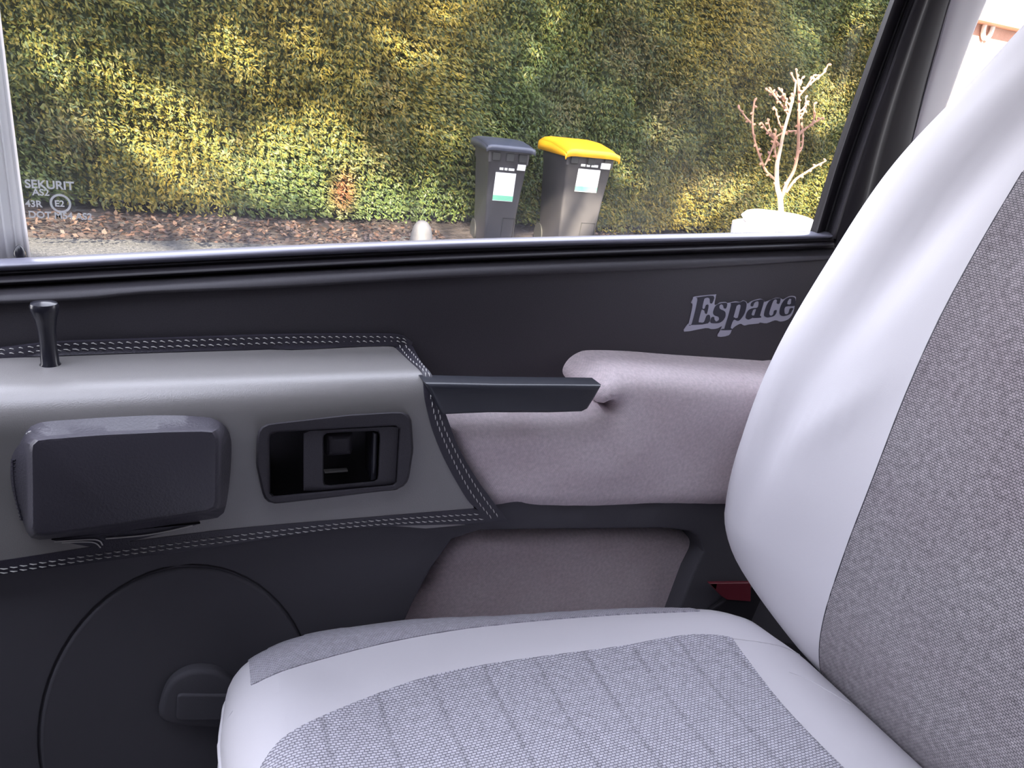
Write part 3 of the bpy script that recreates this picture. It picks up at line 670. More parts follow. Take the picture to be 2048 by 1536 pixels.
ip += [(ip[-1][0]-.01, .16), (ip[-1][0]-.05, .13), (.16, .12), (ip[0][0]+.035, .17), (ip[0][0]+.006, .25), (ip[0][0]-.004, .40)]
ins = patch('seat_insert', ip, .008, fC, 'insert', cush, off=.0012, rim=.003); ins['label'] = 'pale knitted insert with stitched channels'
V = []; Fc = []
# seams of the cushion
V = []; Fc = []
for L_ in ([(1466, 1277), (1520, 1284), (1570, 1295), (1612, 1318)], [(1578, 1344), (1610, 1356), (1650, 1378), (1700, 1408)]):
    q = [hitC(*p) for p in catmull(L_, 5, False)]; tube(V, Fc, [fC(*p)+np.array([0, 0, -.0002]) for p in q], .0010, 6)
mesh('cushion_seam', V, Fc, 'seatwhite', cush)
q = np.array(inset(EDGE, .002)); V = []; Fc = []
idx = [i for i, p in enumerate(q) if p[0] < .09 and p[1] > .1]
run = [np.array([EDGE[i][0]-.0005, EDGE[i][1]+.0005, Z0-R_-.004]) for i in idx]
tube(V, Fc, run, .0022, 8); mesh('cushion_piping', V, Fc, 'seatwhite', cush)

# side knit band (between the white band and the outer edge)
kb1 = [(503, 1371), (560, 1345), (640, 1320), (760, 1289), (900, 1262), (1000, 1250), (1100, 1240), (1250, 1229), (1400, 1223)]
kin = [hitC(*q) for q in catmull(kb1, 3, False)]
kout = [tuple(p) for p in inset(EDGE, .002)]
kk = [p for p in kout if p[1] > .48 and p[0] > kin[0][0]+.002 and p[0] < kin[-1][0]]
kk = sorted(kk, key=lambda p: -p[0])
knit = patch('side_knit', kin+kk, .007, fC, 'knit', cush, off=.0012, rim=.003)

# backrest
zs_ = [.70, .74, .80, .86, .92, 1.0, 1.1, 1.2, 1.3, 1.4, 1.5, 1.6, 1.66]
xs_ = [.69, .662, .620, .602, .60, .604, .624, .658, .706, .770, .840, .905, .945]
y1_ = [.42, .46, .530, .608, .630, .632, .631, .624, .620, .606, .585, .55, .50]
def cs(z, tab):
    return float(np.interp(z, zs_, tab)) if False else smooth_i(z, tab)
def smooth_i(z, tab):
    i = int(np.clip(np.searchsorted(zs_, z)-1, 0, len(zs_)-2)); t = (z-zs_[i])/(zs_[i+1]-zs_[i]); t = min(max(t, 0), 1)
    a, b, c, d = tab[max(i-1, 0)], tab[i], tab[i+1], tab[min(i+2, len(tab)-1)]
    return .5*((2*b)+(c-a)*t+(2*a-5*b+4*c-d)*t*t+(3*b-a-3*c+d)*t**3)
def fold(y, z):
    """soft diagonal pulls in the loose cover"""
    w1 = math.exp(-((y-.515-(1.30-z)*.16)/.024)**2)*math.exp(-((z-1.26)/.17)**2)
    w2 = math.exp(-((y-.565-(1.02-z)*.10)/.018)**2)*math.exp(-((z-1.0)/.09)**2)
    w3 = math.exp(-((y-.555-(1.42-z)*.35)/.016)**2)*math.exp(-((z-1.40)/.08)**2)
    w4 = math.exp(-((y-.50-(1.09-z)*.5)/.014)**2)*math.exp(-((z-1.07)/.05)**2)
    return .016*w1+.009*w2+.006*w3-.005*w4
def XB(y, z):
    """front surface of the backrest"""
    xc = smooth_i(z, xs_); e = smooth_i(z, y1_); a = abs(y-.33); k = min(max((a-.10)/(max(e-.33, .2)-.05-.10), 0), 1); k = k*k*(3-2*k)
    x = xc-.030*k*min(1, max(0, (z-.78)/.12))
    if y > .33: x += fold(y, z)
    return x
RB = .055
def section(z, n1=44, n2=10):
    e = smooth_i(z, y1_)-.33; yf = .33+e-RB*.8; P = []
    for i in range(n1+1):
        y = .33-(e-RB*.8)+2*(e-RB*.8)*i/n1; P.append((XB(y, z), y))
    xe = P[-1][0]
    for i in range(1, n2+1):
        a = i/n2*math.pi/2; P.append((xe+RB*(1-math.cos(a)), yf+RB*.8*math.sin(a)))
    P.append((xe+RB+.06, .33+e)); P.append((xe+RB+.09, .33+e-.03)); P.append((xe+RB+.10, .33)); P.append((xe+RB+.09, .33-e+.03)); P.append((xe+RB+.06, .33-e))
    xe = P[0][0]
    for i in range(n2, 0, -1):
        a = i/n2*math.pi/2; P.append((xe+RB*(1-math.cos(a)), .33-(e-RB*.8)-RB*.8*math.sin(a)))
    return P
V = []; Fc = []; zz = np.linspace(.70, 1.66, 110)
for z in zz:
    S_ = section(z); k = len(S_); V += [(x, y, z) for x, y in S_]
for i in range(len(zz)-1):
    for j in range(k): Fc.append((i*k+j, i*k+(j+1) % k, (i+1)*k+(j+1) % k, (i+1)*k+j))
Fc.append(tuple(range(k))[::-1]); Fc.append(tuple((len(zz)-1)*k+j for j in range(k)))
bk = mesh('seat_backrest', V, Fc, 'seatwhite', seat); bk['label'] = 'white covered backrest with soft folds'
def hitB(x, y):
    p = march(x, y, lambda q: XB(q[1], q[2])-q[0], .35, 1.4); return (p[1], p[2])
bb = [(1850, 1540), (1760, 1468), (1700, 1415), (1662, 1378), (1644, 1345), (1640, 1300), (1646, 1250), (1662, 1190), (1700, 1080), (1752, 945), (1812, 790), (1880, 638), (1960, 490), (2046, 345)]
bp2 = [hitB(*q) for q in catmull(bb, 3, False)]
last = bp2[-1]; bp2 += [(min(last[0]+.01, .55), 1.45), (.5, 1.6), (.16, 1.6), (.12, 1.2), (.12, .75), (.30, .71)]
bi = patch('backrest_insert', bp2, .008, lambda y, z: np.array([XB(y, z), y, z]), 'backcloth', bk, off=.0012, rim=.003); bi['label'] = 'mottled grey woven insert'
V = []; Fc = []; tube(V, Fc, [np.array([XB(*p)-.0006, *p]) for p in bp2[6:-6]], .0009, 6); mesh('backrest_seam', V, Fc, 'leather', bk)
box('seat_frame', (.06, .06, .345), (.64, .58, .585), 'carpet', seat, bevel=.02)

# belt buckle between the seat and the door
bkz = onY(1452, 1180, .66)
bu = empty('seat_belt_buckle', (bkz[0], .66, .34), 'black seat belt buckle with dark red button beside the seat hinge', 'belt buckle')
slab('buckle_body', rounded([(bkz[0]-.03, bkz[2]-.10), (bkz[0]+.04, bkz[2]-.10), (bkz[0]+.06, bkz[2]+.0), (bkz[0]+.02, bkz[2]+.012), (bkz[0]-.03, bkz[2]-.02)], .006), .648, .654, .003, 'rubber', bu, step=.03)
slab('release_button', rounded(pxY([(1416, 1165), (1500, 1164), (1500, 1202), (1452, 1198), (1440, 1190)], .6465), .001), .6445, .649, .001, 'red', bu, step=.02)
box('buckle_strap', (bkz[0]-.01, .649, .34), (bkz[0]+.03, .653, bkz[2]-.08), 'carpet', bu)

# ================================================================== OUTSIDE
def noisecol(name, cols, scale, rough=.9, bumpd=0, bscale=60, detail=6):
    m = bpy.data.materials.new(name); m.use_nodes = True; nt = m.node_tree; N = nt.nodes.new; L = nt.links.new; b = nt.nodes['Principled BSDF']
    b.inputs['Roughness'].default_value = rough; b.inputs['Specular IOR Level'].default_value = .2
    t = N('ShaderNodeTexCoord'); n = N('ShaderNodeTexNoise'); n.inputs['Scale'].default_value = scale; n.inputs['Detail'].default_value = detail; L(t.outputs['Object'], n.inputs[0])
    r = N('ShaderNodeValToRGB'); L(n.outputs[0], r.inputs[0]); L(r.outputs[0], b.inputs['Base Color'])
    e = r.color_ramp.elements; e[0].position, e[0].color = cols[0][0], (*cols[0][1], 1); e[1].position, e[1].color = cols[-1][0], (*cols[-1][1], 1)
    for p_, c_ in cols[1:-1]: q_ = e.new(p_); q_.color = (*c_, 1)
    if bumpd:
        n2 = N('ShaderNodeTexNoise'); n2.inputs['Scale'].default_value = bscale; n2.inputs['Detail'].default_value = 4; L(t.outputs['Object'], n2.inputs[0])
        bp = N('ShaderNodeBump'); bp.inputs['Distance'].default_value = bumpd; L(n2.outputs[0], bp.inputs['Height']); L(bp.outputs[0], b.inputs['Normal'])
    return m
gravel = noisecol('grey_gravel', [(.35, (.045, .045, .05)), (.5, (.075, .075, .075)), (.65, (.12, .116, .116))], 40, bumpd=.02, bscale=70)
soil = noisecol('brown_soil', [(.35, (.022, .018, .017)), (.5, (.038, .030, .028)), (.68, (.06, .05, .047))], 14, bumpd=.03, bscale=30)
def ground(name, x0, x1, y0, y1, amp, z, m, st=.12):
    xs = np.arange(x0, x1+st, st); ys = np.arange(y0, y1+st, st)
    V = [(x, y, (z if y > y0+st*.5 or amp < .01 else -.03)+amp*(math.sin(x*3.1+y*1.7)+math.sin(x*7.7-y*5.3)*.5)*.5+random.uniform(-1, 1)*amp*.4) for y in ys for x in xs]; n = len(xs)
    return mesh(name, V, [(j*n+i, j*n+i+1, (j+1)*n+i+1, (j+1)*n+i) for j in range(len(ys)-1) for i in range(n-1)], m, None, kind='structure')
ground('ground', -8, 22, -4, 16, .008, 0, gravel, .25)
tag(ground('soil_bed', -6, 12, 6.3, 8.3, .03, .02, soil, .10), 'strip of brown soil along the foot of the hedge', 'soil', kind='structure')

# dead leaves over the bed
def leaves(n, cen, nor_j, size, aspect):
    """n leaf quads (bent in two) around given centres; returns arrays"""
    pass
def leafmesh(name, P, D, Nn, ln, wd, m, parent=None, cols=None):
    """P centres, D long direction, Nn normal (n,3)"""
    S = np.cross(D, Nn); S /= np.linalg.norm(S, axis=1)[:, None]+1e-9
    a = P-D*ln[:, None]*.5; b = P+D*ln[:, None]*.5; c = P+S*wd[:, None]*.5+Nn*wd[:, None]*.15; d = P-S*wd[:, None]*.5+Nn*wd[:, None]*.15
    V = np.stack([a, c, b, d], 1).reshape(-1, 3).astype(np.float32); n = len(P)
    me = bpy.data.meshes.new(name); me.vertices.add(4*n); me.vertices.foreach_set('co', V.ravel())
    me.loops.add(4*n); me.polygons.add(n); me.loops.foreach_set('vertex_index', np.arange(4*n, dtype=np.int32))
    me.polygons.foreach_set('loop_start', np.arange(0, 4*n, 4, dtype=np.int32)); me.polygons.foreach_set('loop_total', np.full(n, 4, dtype=np.int32))
    me.update(); 
    if cols is not None:
        at = me.color_attributes.new('tint', 'FLOAT_COLOR', 'POINT'); cc_ = np.repeat(np.c_[cols, np.ones(n)], 4, 0).astype(np.float32); at.data.foreach_set('color', cc_.ravel())
    me.materials.append(m); o = bpy.data.objects.new(name, me); C.objects.link(o)
    if parent: o.parent = parent; o.matrix_parent_inverse = Matrix.Translation(-Vector(wloc(parent)))
    return o
def leafmat(name, transl=.25):
    m = bpy.data.materials.new(name); m.use_nodes = True; nt = m.node_tree; nt.nodes.clear(); N = nt.nodes.new; L = nt.links.new
    o = N('ShaderNodeOutputMaterial'); a = N('ShaderNodeVertexColor'); a.layer_name = 'tint'
    d = N('ShaderNodeBsdfDiffuse'); t = N('ShaderNodeBsdfTranslucent'); g = N('ShaderNodeBsdfGlossy'); g.inputs['Roughness'].default_value = .5
    L(a.outputs[0], d.inputs[0]); L(a.outputs[0], t.inputs[0]); x = N('ShaderNodeMixShader'); x.inputs[0].default_value = transl; L(d.outputs[0], x.inputs[1]); L(t.outputs[0], x.inputs[2])
    y = N('ShaderNodeMixShader'); y.inputs[0].default_value = .02; L(x.outputs[0], y.inputs[1]); L(g.outputs[0], y.inputs[2]); L(y.outputs[0], o.inputs[0]); return m
def unit(a): return a/(np.linalg.norm(a, axis=1)[:, None]+1e-9)
n = 6000
P_ = np.c_[rng.uniform(-3, 9, n), rng.uniform(6.1, 7.1, n), np.full(n, .05)+rng.uniform(0, .03, n)]
D_ = unit(np.c_[rng.normal(size=(n, 2)), rng.normal(size=n)*.3]); N__ = unit(np.c_[rng.normal(size=(n, 2))*.5, np.ones(n)])
ok_ = ~(((P_[:, 0] > 2.3) & (P_[:, 0] < 4.1)) & (P_[:, 1] > 6.1)); P_, D_, N__ = P_[ok_], D_[ok_], N__[ok_]; n = len(P_)
cl = np.array([(.22, .12, .08), (.15, .10, .075), (.26, .16, .11), (.14, .10, .09)])[rng.integers(0, 4, n)]*rng.uniform(.3, .6, (n, 1))*np.array([.8, .85, .95])
tag(leafmesh('fallen_leaves', P_, D_, N__, rng.uniform(.03, .07, n), rng.uniform(.02, .04, n), leafmat('dead_leaf'), cols=cl), 'scattered orange brown dead leaves along the foot of the hedge', 'dead leaves', kind='stuff')

# the hedge -------------------------------------------------------------
YH = 7.35; HX0, HX1, HZ = -4.0, 8.75, 3.1
def vnoise(x, y, s, seed):
    r = np.random.default_rng(seed); g = r.uniform(-1, 1, (64, 64)); x = x*s+100; y = y*s+100; xi = np.floor(x).astype(int); yi = np.floor(y).astype(int); fx = x-xi; fy = y-yi
    fx = fx*fx*(3-2*fx); fy = fy*fy*(3-2*fy); G = lambda a, b: g[a % 64, b % 64]
    return (G(xi, yi)*(1-fx)+G(xi+1, yi)*fx)*(1-fy)+(G(xi, yi+1)*(1-fx)+G(xi+1, yi+1)*fx)*fy
def hsurf(x, z): return YH-.16*vnoise(x, z, 1.1, 1)-.09*vnoise(x, z, 3.0, 2)-.04*vnoise(x, z, 8, 3)+.06*z*0
hedge = empty('hedge', (2.4, 7.6, 0), 'tall clipped conifer hedge, yellow green where sunlit, filling the side window', 'hedge')
xs = np.arange(HX0, HX1, .1); zz2 = np.arange(.12, HZ, .1); n = len(xs)
X, Z = np.meshgrid(xs, zz2); Yh = hsurf(X, Z)+.10
V = np.c_[X.ravel(), Yh.ravel(), Z.ravel()].tolist(); k = len(V); nz_ = len(zz2)
V += [(x, YH+1.2, z) for z in zz2 for x in xs]
Fc = [(j*n+i, j*n+i+1, (j+1)*n+i+1, (j+1)*n+i) for j in range(nz_-1) for i in range(n-1)]
Fc += [((nz_-1)*n+i, (nz_-1)*n+i+1, k+(nz_-1)*n+i+1, k+(nz_-1)*n+i) for i in range(n-1)]
Fc += [(j*n+n-1, (j+1)*n+n-1, k+(j+1)*n+n-1, k+j*n+n-1) for j in range(nz_-1)]
Fc += [(i, i+1, k+i+1, k+i) for i in range(n-1)]
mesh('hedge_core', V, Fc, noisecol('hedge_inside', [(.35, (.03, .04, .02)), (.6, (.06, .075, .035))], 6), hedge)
nl = 270000
x = rng.uniform(HX0, HX1, nl); z = rng.uniform(.08, HZ, nl)**1.0
keep = (z < 3.1) | (rng.uniform(size=nl) < .4); x, z = x[keep], z[keep]; nl = len(x)
# clumps of sprays
ux = np.round(x/.09)*.09+rng.normal(0, .018, nl); uz = np.round(z/.075)*.075+rng.normal(0, .016, nl)
sel = rng.uniform(size=nl) < .6; x = np.where(sel, ux, x); z = np.where(sel, uz, z)
hz = vnoise(x, z, 11, 9)
y = hsurf(x, z)+rng.uniform(-.02, .12, nl)-.05*np.maximum(hz, 0)
P_ = np.c_[x, y, z]
dirx = .35+vnoise(x, z, .8, 5)*.5
D_ = unit(np.c_[dirx*1.4+rng.normal(size=nl)*.6, -.35+rng.normal(size=nl)*.4, -.6+rng.normal(size=nl)*.5])
N__ = unit(np.c_[rng.normal(size=nl)*.5, -1+rng.normal(size=nl)*.3, .5+rng.normal(size=nl)*.5])
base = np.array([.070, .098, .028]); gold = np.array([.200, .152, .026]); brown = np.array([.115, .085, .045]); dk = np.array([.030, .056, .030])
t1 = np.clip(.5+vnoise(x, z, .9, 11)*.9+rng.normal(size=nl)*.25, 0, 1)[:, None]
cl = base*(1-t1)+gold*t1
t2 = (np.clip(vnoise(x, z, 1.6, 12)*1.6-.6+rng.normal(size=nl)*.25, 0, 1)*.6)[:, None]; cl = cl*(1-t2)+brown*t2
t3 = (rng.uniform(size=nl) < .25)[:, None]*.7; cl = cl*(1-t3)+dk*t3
rx = onY(690, 385, 7.3); rd = (np.exp(-((x-rx[0])/.10)**2-((z-rx[2])/.16)**2)*.6)[:, None]; cl = cl*(1-rd)+np.array([.42, .13, .07])*rd
cl *= rng.uniform(.75, 1.25, (nl, 1))
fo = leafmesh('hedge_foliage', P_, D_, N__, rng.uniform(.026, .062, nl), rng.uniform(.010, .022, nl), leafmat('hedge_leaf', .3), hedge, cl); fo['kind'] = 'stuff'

# wheelie bins -----------------------------------------------------------
binb = mat('bin_grey_plastic', (.042, .040, .045), .42, .5, noise=(5, .5, (.058, .055, .06)), bump=(60, .15, .002))
lidb = mat('bin_lid_black', (.05, .055, .08), .32, .6); lidy = mat('bin_lid_yellow', (.80, .40, .015), .35, .5)
white = mat('white_sticker', (.85, .85, .86), .5); green = mat('green_band', (.20, .55, .36), .5); tyre = mat('black_tyre', (.02, .02, .02), .7)
def wheelie_bin(loc, rz, W_, D__, Hh, lid, label, yellow):
    e = empty('wheelie_bin', loc, label, 'wheelie bin', 'wheelie bins by the hedge')
    Rz = np.array([[math.cos(rz), -math.sin(rz), 0], [math.sin(rz), math.cos(rz), 0], [0, 0, 1]]); L0 = np.array(loc)
    def T(V): return np.array(V) @ Rz.T + L0
    def mk(name, V, Fc, m, par=e, **k): return mesh(name, T(V), Fc, m, par, **k)
    # local: x across, y depth (front at 0, back +D), z up ; origin front-left bottom corner of the top rim projected
    def ringz(z, ix, iy0, iy1, r=.03, n=5):
        Q = rounded([(ix, iy0), (W_-ix, iy0), (W_-ix, D__-iy1), (ix, D__-iy1)], r, n); return [(q[0], q[1], z) for q in Q]
    rings = [ringz(.03, .065, .10, .03), ringz(.06, .055, .085, .01), ringz(Hh*.55, .030, .045, .0), ringz(Hh-.13, .010, .012, 0), ringz(Hh-.115, .0, .0, 0), ringz(Hh-.03, -.004, -.004, 0), ringz(Hh-.028, -.02, -.02, -.01), ringz(Hh, -.02, -.02, -.01), ringz(Hh, .0, 0, 0), ringz(Hh-.1, .012, .012, .01)]
    V = [p for r_ in rings for p in r_]; n = len(rings[0]); Fc = [tuple(range(n))[::-1]]
    for a in range(len(rings)-1):
        for i in range(n): Fc.append((a*n+i, a*n+(i+1) % n, (a+1)*n+(i+1) % n, (a+1)*n+i))
    mk('bin_body', V, Fc, binb)
    # lid: side profile swept across, crowned
    if yellow: lp_ = [(-.035, Hh-.035), (-.045, Hh-.005), (-.025, Hh+.018), (.05, Hh+.036), (.20, Hh+.058), (D__*.6, Hh+.075), (D__+.02, Hh+.07), (D__+.05, Hh+.01)]
    else: lp_ = [(-.045, Hh-.012), (-.05, Hh+.012), (-.03, Hh+.028), (.06, Hh+.042), (.20, Hh+.055), (D__*.6, Hh+.06), (D__+.01, Hh+.05), (D__+.04, Hh+.01)]
    lp_ = catmull(lp_, 4, False); nx = 12; V = []; Fc = []; k = len(lp_)
    for j in range(nx+1):
        u = j/nx; ex = max(0, abs(u-.5)*2-.7)/.3; dz = -.035*ex**2 if yellow else -.018*ex**2
        V += [(-.03+(W_+.06)*u, q[0], q[1]+dz*(1 if q[0] > -.03 else .5)) for q in lp_]
    for j in range(nx):
        for i in range(k-1): Fc.append((j*k+i, j*k+i+1, (j+1)*k+i+1, (j+1)*k+i))
    lo = mk('bin_lid', V, Fc, lid, solid=.012, off=0)
    # lid cheeks
    for xx in (-.03, W_+.03):
        V = [(xx, q[0], q[1]-(.035 if yellow else .018)) for q in lp_]; s_ = len(V)
        V += [(xx, q[0]*.96+.01, max(Hh-.045 if yellow else Hh-.02, 0)) for q in lp_]
        mk('lid_cheek', V, [(i, i+1, s_+i+1, s_+i) for i in range(s_-1)], lid, lo, solid=.01, off=0)
    V = []; Fc = []; tube(V, Fc, [(-.03, D__+.07, Hh-.01), (W_+.03, D__+.07, Hh-.01)], .016, 10)
    for xx in (.0, W_*.5, W_): tube(V, Fc, [(xx, D__-.01, Hh-.03), (xx, D__+.07, Hh-.01)], .02, 8)
    mk('bin_handle', V, Fc, binb)
    # lifting comb pockets under the front rim and corner lugs
    for xx in (.03, W_*.42, W_-.10):
        V, Fc = [], []; b = [(xx, -.022, Hh-.10), (xx+.07, -.022, Hh-.10), (xx+.07, .004, Hh-.10), (xx, .004, Hh-.10), (xx, -.022, Hh-.03), (xx+.07, -.022, Hh-.03), (xx+.07, .004, Hh-.03), (xx, .004, Hh-.03)]
        mk('lifting_lug', b, [(0, 3, 2, 1), (4, 5, 6, 7), (0, 1, 5, 4), (1, 2, 6, 5), (2, 3, 7, 6), (3, 0, 4, 7)], tyre, bevel=.006)
    for xx in (.04, W_-.09):
        V = []; Fc = []; tube(V, Fc, [(xx, D__-.02, .10), (xx+.05, D__-.02, .10)], .10, 20); mk('wheel', V, Fc, tyre)
    # stickers follow the sloping front
    def fy(z): return float(np.interp(z, [.03, .06, Hh*.55, Hh-.13, Hh-.115, Hh], [.10, .085, .045, .012, 0, 0]))
    def plate(name, x0_, x1_, z0_, z1_, m, par=e, up=.006):
        V = [(x0_, fy(z0_)-up, z0_), (x1_, fy(z0_)-up, z0_), (x1_, fy(z1_)-up, z1_), (x0_, fy(z1_)-up, z1_)]
        V += [(a, b+up*.7, c) for a, b, c in V]
        return mk(name, V, [(0, 1, 2, 3), (7, 6, 5, 4), (0, 4, 5, 1), (1, 5, 6, 2), (2, 6, 7, 3), (3, 7, 4, 0)], m, par, smooth=False)
    c0 = W_*.27 if yellow else W_*.22; sw = W_*.47 if yellow else W_*.50
    s0 = .585 if yellow else Hh*.50; s1 = .785 if yellow else Hh*.50+.245
    st = plate('sticker', c0, c0+sw, s0, s1, white, up=.010); plate('green_strip', c0, c0+sw, s0+.004, s0+.048, green, st, .0115)
    if yellow:
        for r_ in range(5): plate('sticker_line', c0+.03, c0+sw-.03-.03*(r_ % 2), s0+.07+r_*.025, s0+.074+r_*.025, mat('line', (.5, .5, .6), .5), st, .0118)
    zl = Hh-.125 if yellow else Hh-.165; plate('small_label', W_*.72, W_*.91, zl, zl+.05, white, up=.026)
    for a, b in ((.30, .39), (.42, .49), (.52, .66)): plate('number_mark', W_*a, W_*b, s1+.022, s1+.042, white, up=.010)
    # raised outline low on the front
    V = []; Fc = []; q = [(W_*.55, Hh*.12), (W_*.55, Hh*.33), (W_*.86, Hh*.33), (W_*.86, Hh*.12)]
    tube(V, Fc, [(a, fy(b)-.004, b) for a, b in q], .004, 6); mk('panel_outline', V, Fc, tyre)
    return e
pb = onY(977, 318, 6.35); py = onY(1133, 330, 6.2)
wheelie_bin((pb[0], 6.35, 0), math.radians(-8), .365, .55, .885, lidb, 'dark grey wheelie bin with flat black lid, left of the yellow lidded one', False)
wheelie_bin((py[0], 6.2, 0), math.radians(-4), .455, .60, .925, lidy, 'dark grey wheelie bin with raised bright yellow lid', True)

# small grey post at the foot of the hedge
q = onY(843, 476, 5.9)
lathe_o = lathe('stone_post', [(.10, 0), (.095, q[2]*.7), (.085, q[2]+.03), (.07, q[2]+.09), (.045, q[2]+.125), (.02, q[2]+.138)], (q[0], 5.9, 0), mat('pale_stone', (.065, .065, .075), .7, noise=(14, .5, (.04, .04, .046)), bump=(30, .4, .01)), None, 20)
tag(lathe_o, 'small pale grey rounded post on the gravel left of the bins', 'post')

# planter with bare sapling --------------------------------------------
YS = 5.3
stone = mat('sunlit_white_stone', (.82, .80, .78), .8, noise=(8, .4, (.66, .62, .60)), bump=(20, .4, .02))
pq = onY(1560, 428, YS)
pl = empty('stone_planter', (pq[0], YS, 0), 'wide low white stone planter at the foot of the bare sapling', 'planter')
ztop = onY(1560, 428, YS)[2]; z2 = onY(1560, 452, YS)[2]
sc_ = np.linalg.norm(onY(1615, 440, YS)-onY(1505, 440, YS))/2
lathe('planter_bowl', [(sc_*.6, z2-.05), (sc_*.9, z2), (sc_*1.05, z2+(ztop-z2)*.5), (sc_*.92, ztop-.01), (sc_*.80, ztop), (sc_*.74, ztop-.01), (sc_*.6, ztop-.03)], (pq[0], YS, 0), stone, pl, 40)
lathe('planter_base', [(sc_*1.1, .0), (sc_*1.25, z2-.06), (sc_*1.25, z2-.015), (sc_*1.15, z2), (sc_*.5, z2)], (pq[0], YS, 0), stone, pl, 40)
bark = mat('pale_pink_bark', (.30, .165, .12), .8, noise=(30, .5, (.20, .10, .07)), bump=(60, .5, .006))
trunkm = mat('pale_trunk_bark', (.48, .36, .28), .8, noise=(20, .5, (.34, .24, .18)), bump=(60, .5, .006))
sap = empty('bare_sapling', (pq[0], YS, ztop-.03), 'bare leafless young tree with pale budded twigs in the white planter', 'sapling')
BR = [ # px polyline, start width px, end width px, depth lean, name
 ([(1563, 445), (1562, 420), (1560, 395), (1554, 370), (1554, 330), (1560, 300), (1568, 262), (1580, 220), (1588, 190), (1592, 160)], 14, 3, 0.05),
 ([(1562, 400), (1572, 370), (1588, 340), (1596, 300), (1597, 250), (1598, 200), (1596, 165), (1592, 138)], 9, 3, -.10),
 ([(1598, 192), (1612, 176), (1632, 158), (1648, 145), (1656, 129)], 5, 3, -.05),
 ([(1612, 176), (1622, 160), (1628, 150)], 4, 3, .03),
 ([(1596, 168), (1588, 158), (1582, 146)], 4, 3, .05), ([(1597, 185), (1600, 165), (1604, 157)], 4, 2.5, 0),
 ([(1577, 232), (1568, 215), (1556, 200), (1545, 188), (1534, 180)], 5, 3, .08),
 ([(1556, 200), (1550, 192), (1542, 180)], 3.5, 2.5, .02), ([(1583, 215), (1572, 203), (1560, 195), (1553, 188)], 4, 3, .05),
 ([(1572, 203), (1568, 190), (1560, 180)], 4, 3, .0), ([(1578, 225), (1572, 210), (1570, 188)], 4, 3, -.04), ([(1580, 215), (1583, 200), (1583, 186)], 4, 3, .0),
 ([(1568, 265), (1558, 245), (1553, 225), (1548, 213)], 4, 2.5, .05),
 ([(1561, 292), (1548, 278), (1535, 263), (1523, 245)], 5, 3, .08), ([(1548, 278), (1540, 258), (1535, 238)], 4, 2.5, .02),
 ([(1554, 320), (1550, 300), (1552, 275), (1570, 265), (1585, 262), (1597, 262)], 4, 3, .04),
 ([(1596, 272), (1610, 258), (1624, 248), (1628, 235), (1628, 208)], 5, 3, -.06), ([(1620, 250), (1632, 243), (1645, 235)], 4, 2.5, .0),
 ([(1556, 368), (1546, 355), (1532, 342), (1524, 325), (1515, 300), (1508, 275), (1505, 250), (1506, 225), (1509, 202)], 5, 4, .10),
 ([(1502, 246), (1492, 235), (1478, 217)], 4, 3, .05), ([(1530, 330), (1540, 308), (1548, 285), (1552, 262)], 4, 3, -.05),
 ([(1572, 385), (1590, 360), (1612, 345), (1632, 332), (1652, 322)], 7, 3, -.10), ([(1594, 310), (1604, 295), (1606, 270), (1604, 245)], 4, 3, .12),
 ([(1597, 240), (1606, 228), (1612, 212), (1611, 196)], 4, 3, .10), ([(1598, 225), (1608, 215), (1613, 205)], 3, 2.5, .02)]
for i, (pl_, w0, w1, lean) in enumerate(BR):
    pts_ = catmull(pl_, 4, False); V = []; Fc = []; n = len(pts_); P3 = []
    for k, (x, y) in enumerate(pts_):
        hgt = max(0, (430-pl_[0][1])/300); base_off = {0: 0}.get(i, 0)
        P3.append(onY(x, y, YS+lean*(k/n)*(.0 if i == 0 else 1)*1.0))
    pxm = YS/FPX*1.12
    rd = [max(.004, (w0+(w1-w0)*k/n)*.5*pxm) for k in range(n)]
    tube(V, Fc, P3, rd, 8)
    if i:   # buds
        for k in range(2, n, 2):
            a = P3[k]; dd = rng.normal(size=3); dd[1] *= .6; dd /= np.linalg.norm(dd); tube(V, Fc, [a, a+dd*.018, a+dd*.03], [.008, .011, .004], 6)
    mesh('trunk' if i == 0 else 'branch', V, Fc, trunkm if i == 0 else bark, sap)

# house beyond the hedge, seen past the pillar ----------------------------
render_ = noisecol('pink_render', [(.35, (.40, .22, .17)), (.55, (.50, .32, .25)), (.7, (.6, .45, .38))], 1.5, bumpd=.01)
hs = empty('house', (14, 11, 0), 'pale pinkish sunlit house wall glimpsed behind the seat top', 'house')
box('house_wall', (9.6, 9.6, 0), (20, 10.0, 3.2), render_, hs)
q = onY(1977, 55, 9.55)
V = []; Fc = []; tube(V, Fc, [q+np.array([.10*math.cos(a), 0, .17*math.sin(a)]) for a in np.linspace(0, 2*math.pi, 33)], .035, 8); mesh('oval_vent', V, Fc, stone, hs)
box('house_roof', (9.4, 9.3, 3.2), (20.2, 10.6, 3.35), mat('roof_tile', (.5, .3, .22), .8), hs)

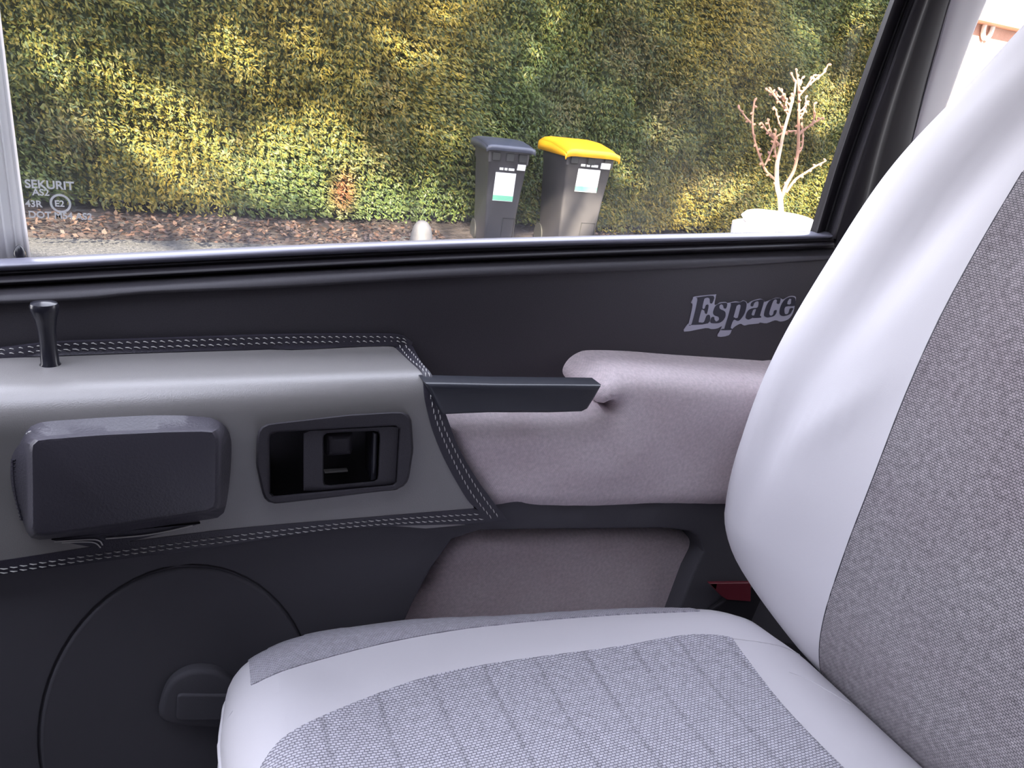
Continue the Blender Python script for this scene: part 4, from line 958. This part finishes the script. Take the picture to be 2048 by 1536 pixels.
# unseen wall added to keep sun off the car, and the tree behind it
box('wall_sun_block', (-9, -3.0, 0), (9, -2.7, 3.45), mat('sun_block_render', (.62, .60, .58), .9, .2), kind='structure')
tree = empty('shade_tree', (-4.5, -6, 0), 'unseen leafy tree, crown shaped to cast dappled shade on the hedge', 'tree')
LIT = [ # gaps shaped into the crown: where the sun is to reach the hedge
 [(20,20),(100,30),(110,60),(130,70),(200,70),(260,100),(330,150),(400,160),(440,210),(480,260),(520,300),(560,310),(560,250),(600,200),(640,230),(760,230),(830,290),(880,350),(950,370),(1050,430),(1060,510),(900,515),(780,500),(640,450),(420,440),(330,380),(260,340),(200,290),(130,260),(50,220),(60,205),(150,215),(240,230),(200,190),(90,180),(60,120),(20,100)],
 [(400,60),(470,40),(540,60),(600,110),(640,160),(690,180),(560,180),(480,140),(430,110)], [(560,20),(640,30),(760,130),(780,170),(700,150),(640,90)],
 [(800,170),(880,180),(910,215),(820,215)], [(850,50),(940,50),(1040,110),(1050,160),(960,150),(880,110)], [(960,-40),(1060,-40),(1040,30),(990,30)],
 [(1190,60),(1240,70),(1245,150),(1200,160)], [(1250,-10),(1300,30),(1290,60),(1250,40)], [(970,285),(1055,285),(1065,350),(1010,375),(975,335)], [(1090,285),(1160,295),(1120,325)],
 [(1395,325),(1445,325),(1500,390),(1475,435),(1415,400)], [(1560,385),(1650,370),(1760,380),(1900,360),(1900,530),(1560,520),(1540,480)],
 [(1865,135),(1990,135),(1950,265),(1880,295),(1845,240)], [(1815,5),(1905,5),(1885,85),(1825,90)], [(1940,-40),(2030,-40),(1990,50),(1945,40)], [(1485,235),(1555,255),(1565,325),(1515,335)]]
LIT = [[(x*.879, y*.879) for x, y in L_] for L_ in LIT]
# crown shaped for its shadow: each shaded hedge spot gets leaves on the sun's line
TP = []
for gx in np.arange(-3.5, 9.2, .15):
    for gz in np.arange(.1, 3.2, .15):
        d = np.array([gx, 7.25, gz])-CAM; zc_ = d @ fwd; X_, Y_ = IW/2+FPX*(d @ RT)/zc_, IH/2-FPX*(d @ UP)/zc_
        dark = not any(inpoly((X_, Y_), D0) for D0 in LIT)
        if Y_ < -60: dark = random.random() < .5
        if dark:
            p = np.array([gx, 7.25, gz]); yt = random.uniform(-5.2, -4.2); TP.append(p+SUND*(yt-7.25)/SUND[1])
TP = np.array(TP); nb = len(TP); k = 50; n = nb*k
P_ = np.repeat(TP, k, 0)+rng.normal(size=(n, 3))*np.array([.055, .15, .055])
cl = np.tile(np.array([[.06, .10, .03]]), (n, 1))*rng.uniform(.7, 1.3, (n, 1))
leafmesh('tree_crown', P_, unit(rng.normal(size=(n, 3))), unit(rng.normal(size=(n, 3))), rng.uniform(.05, .10, n), rng.uniform(.04, .08, n), leafmat('tree_leaf', .1), tree, cl)['kind'] = 'stuff'
V = []; Fc = []; c0 = TP.mean(0); tube(V, Fc, [(c0[0]-.5, -5, 0), (c0[0]-.3, -4.9, 3), (c0[0], -4.8, c0[2]-1)], [.28, .2, .12], 12)
for j in range(0, nb, max(1, nb//22)): tube(V, Fc, [(c0[0]-.3, -4.9, 3+random.random()*1.5), (TP[j]+np.array([c0[0]-.3, -4.9, 4.5]))/2+np.array([0, 0, .2]), TP[j]], [.06, .04, .015], 6)
mesh('tree_trunk', V, Fc, noisecol('bark', [(.4, (.10, .08, .06)), (.6, (.2, .16, .13))], 12), tree)
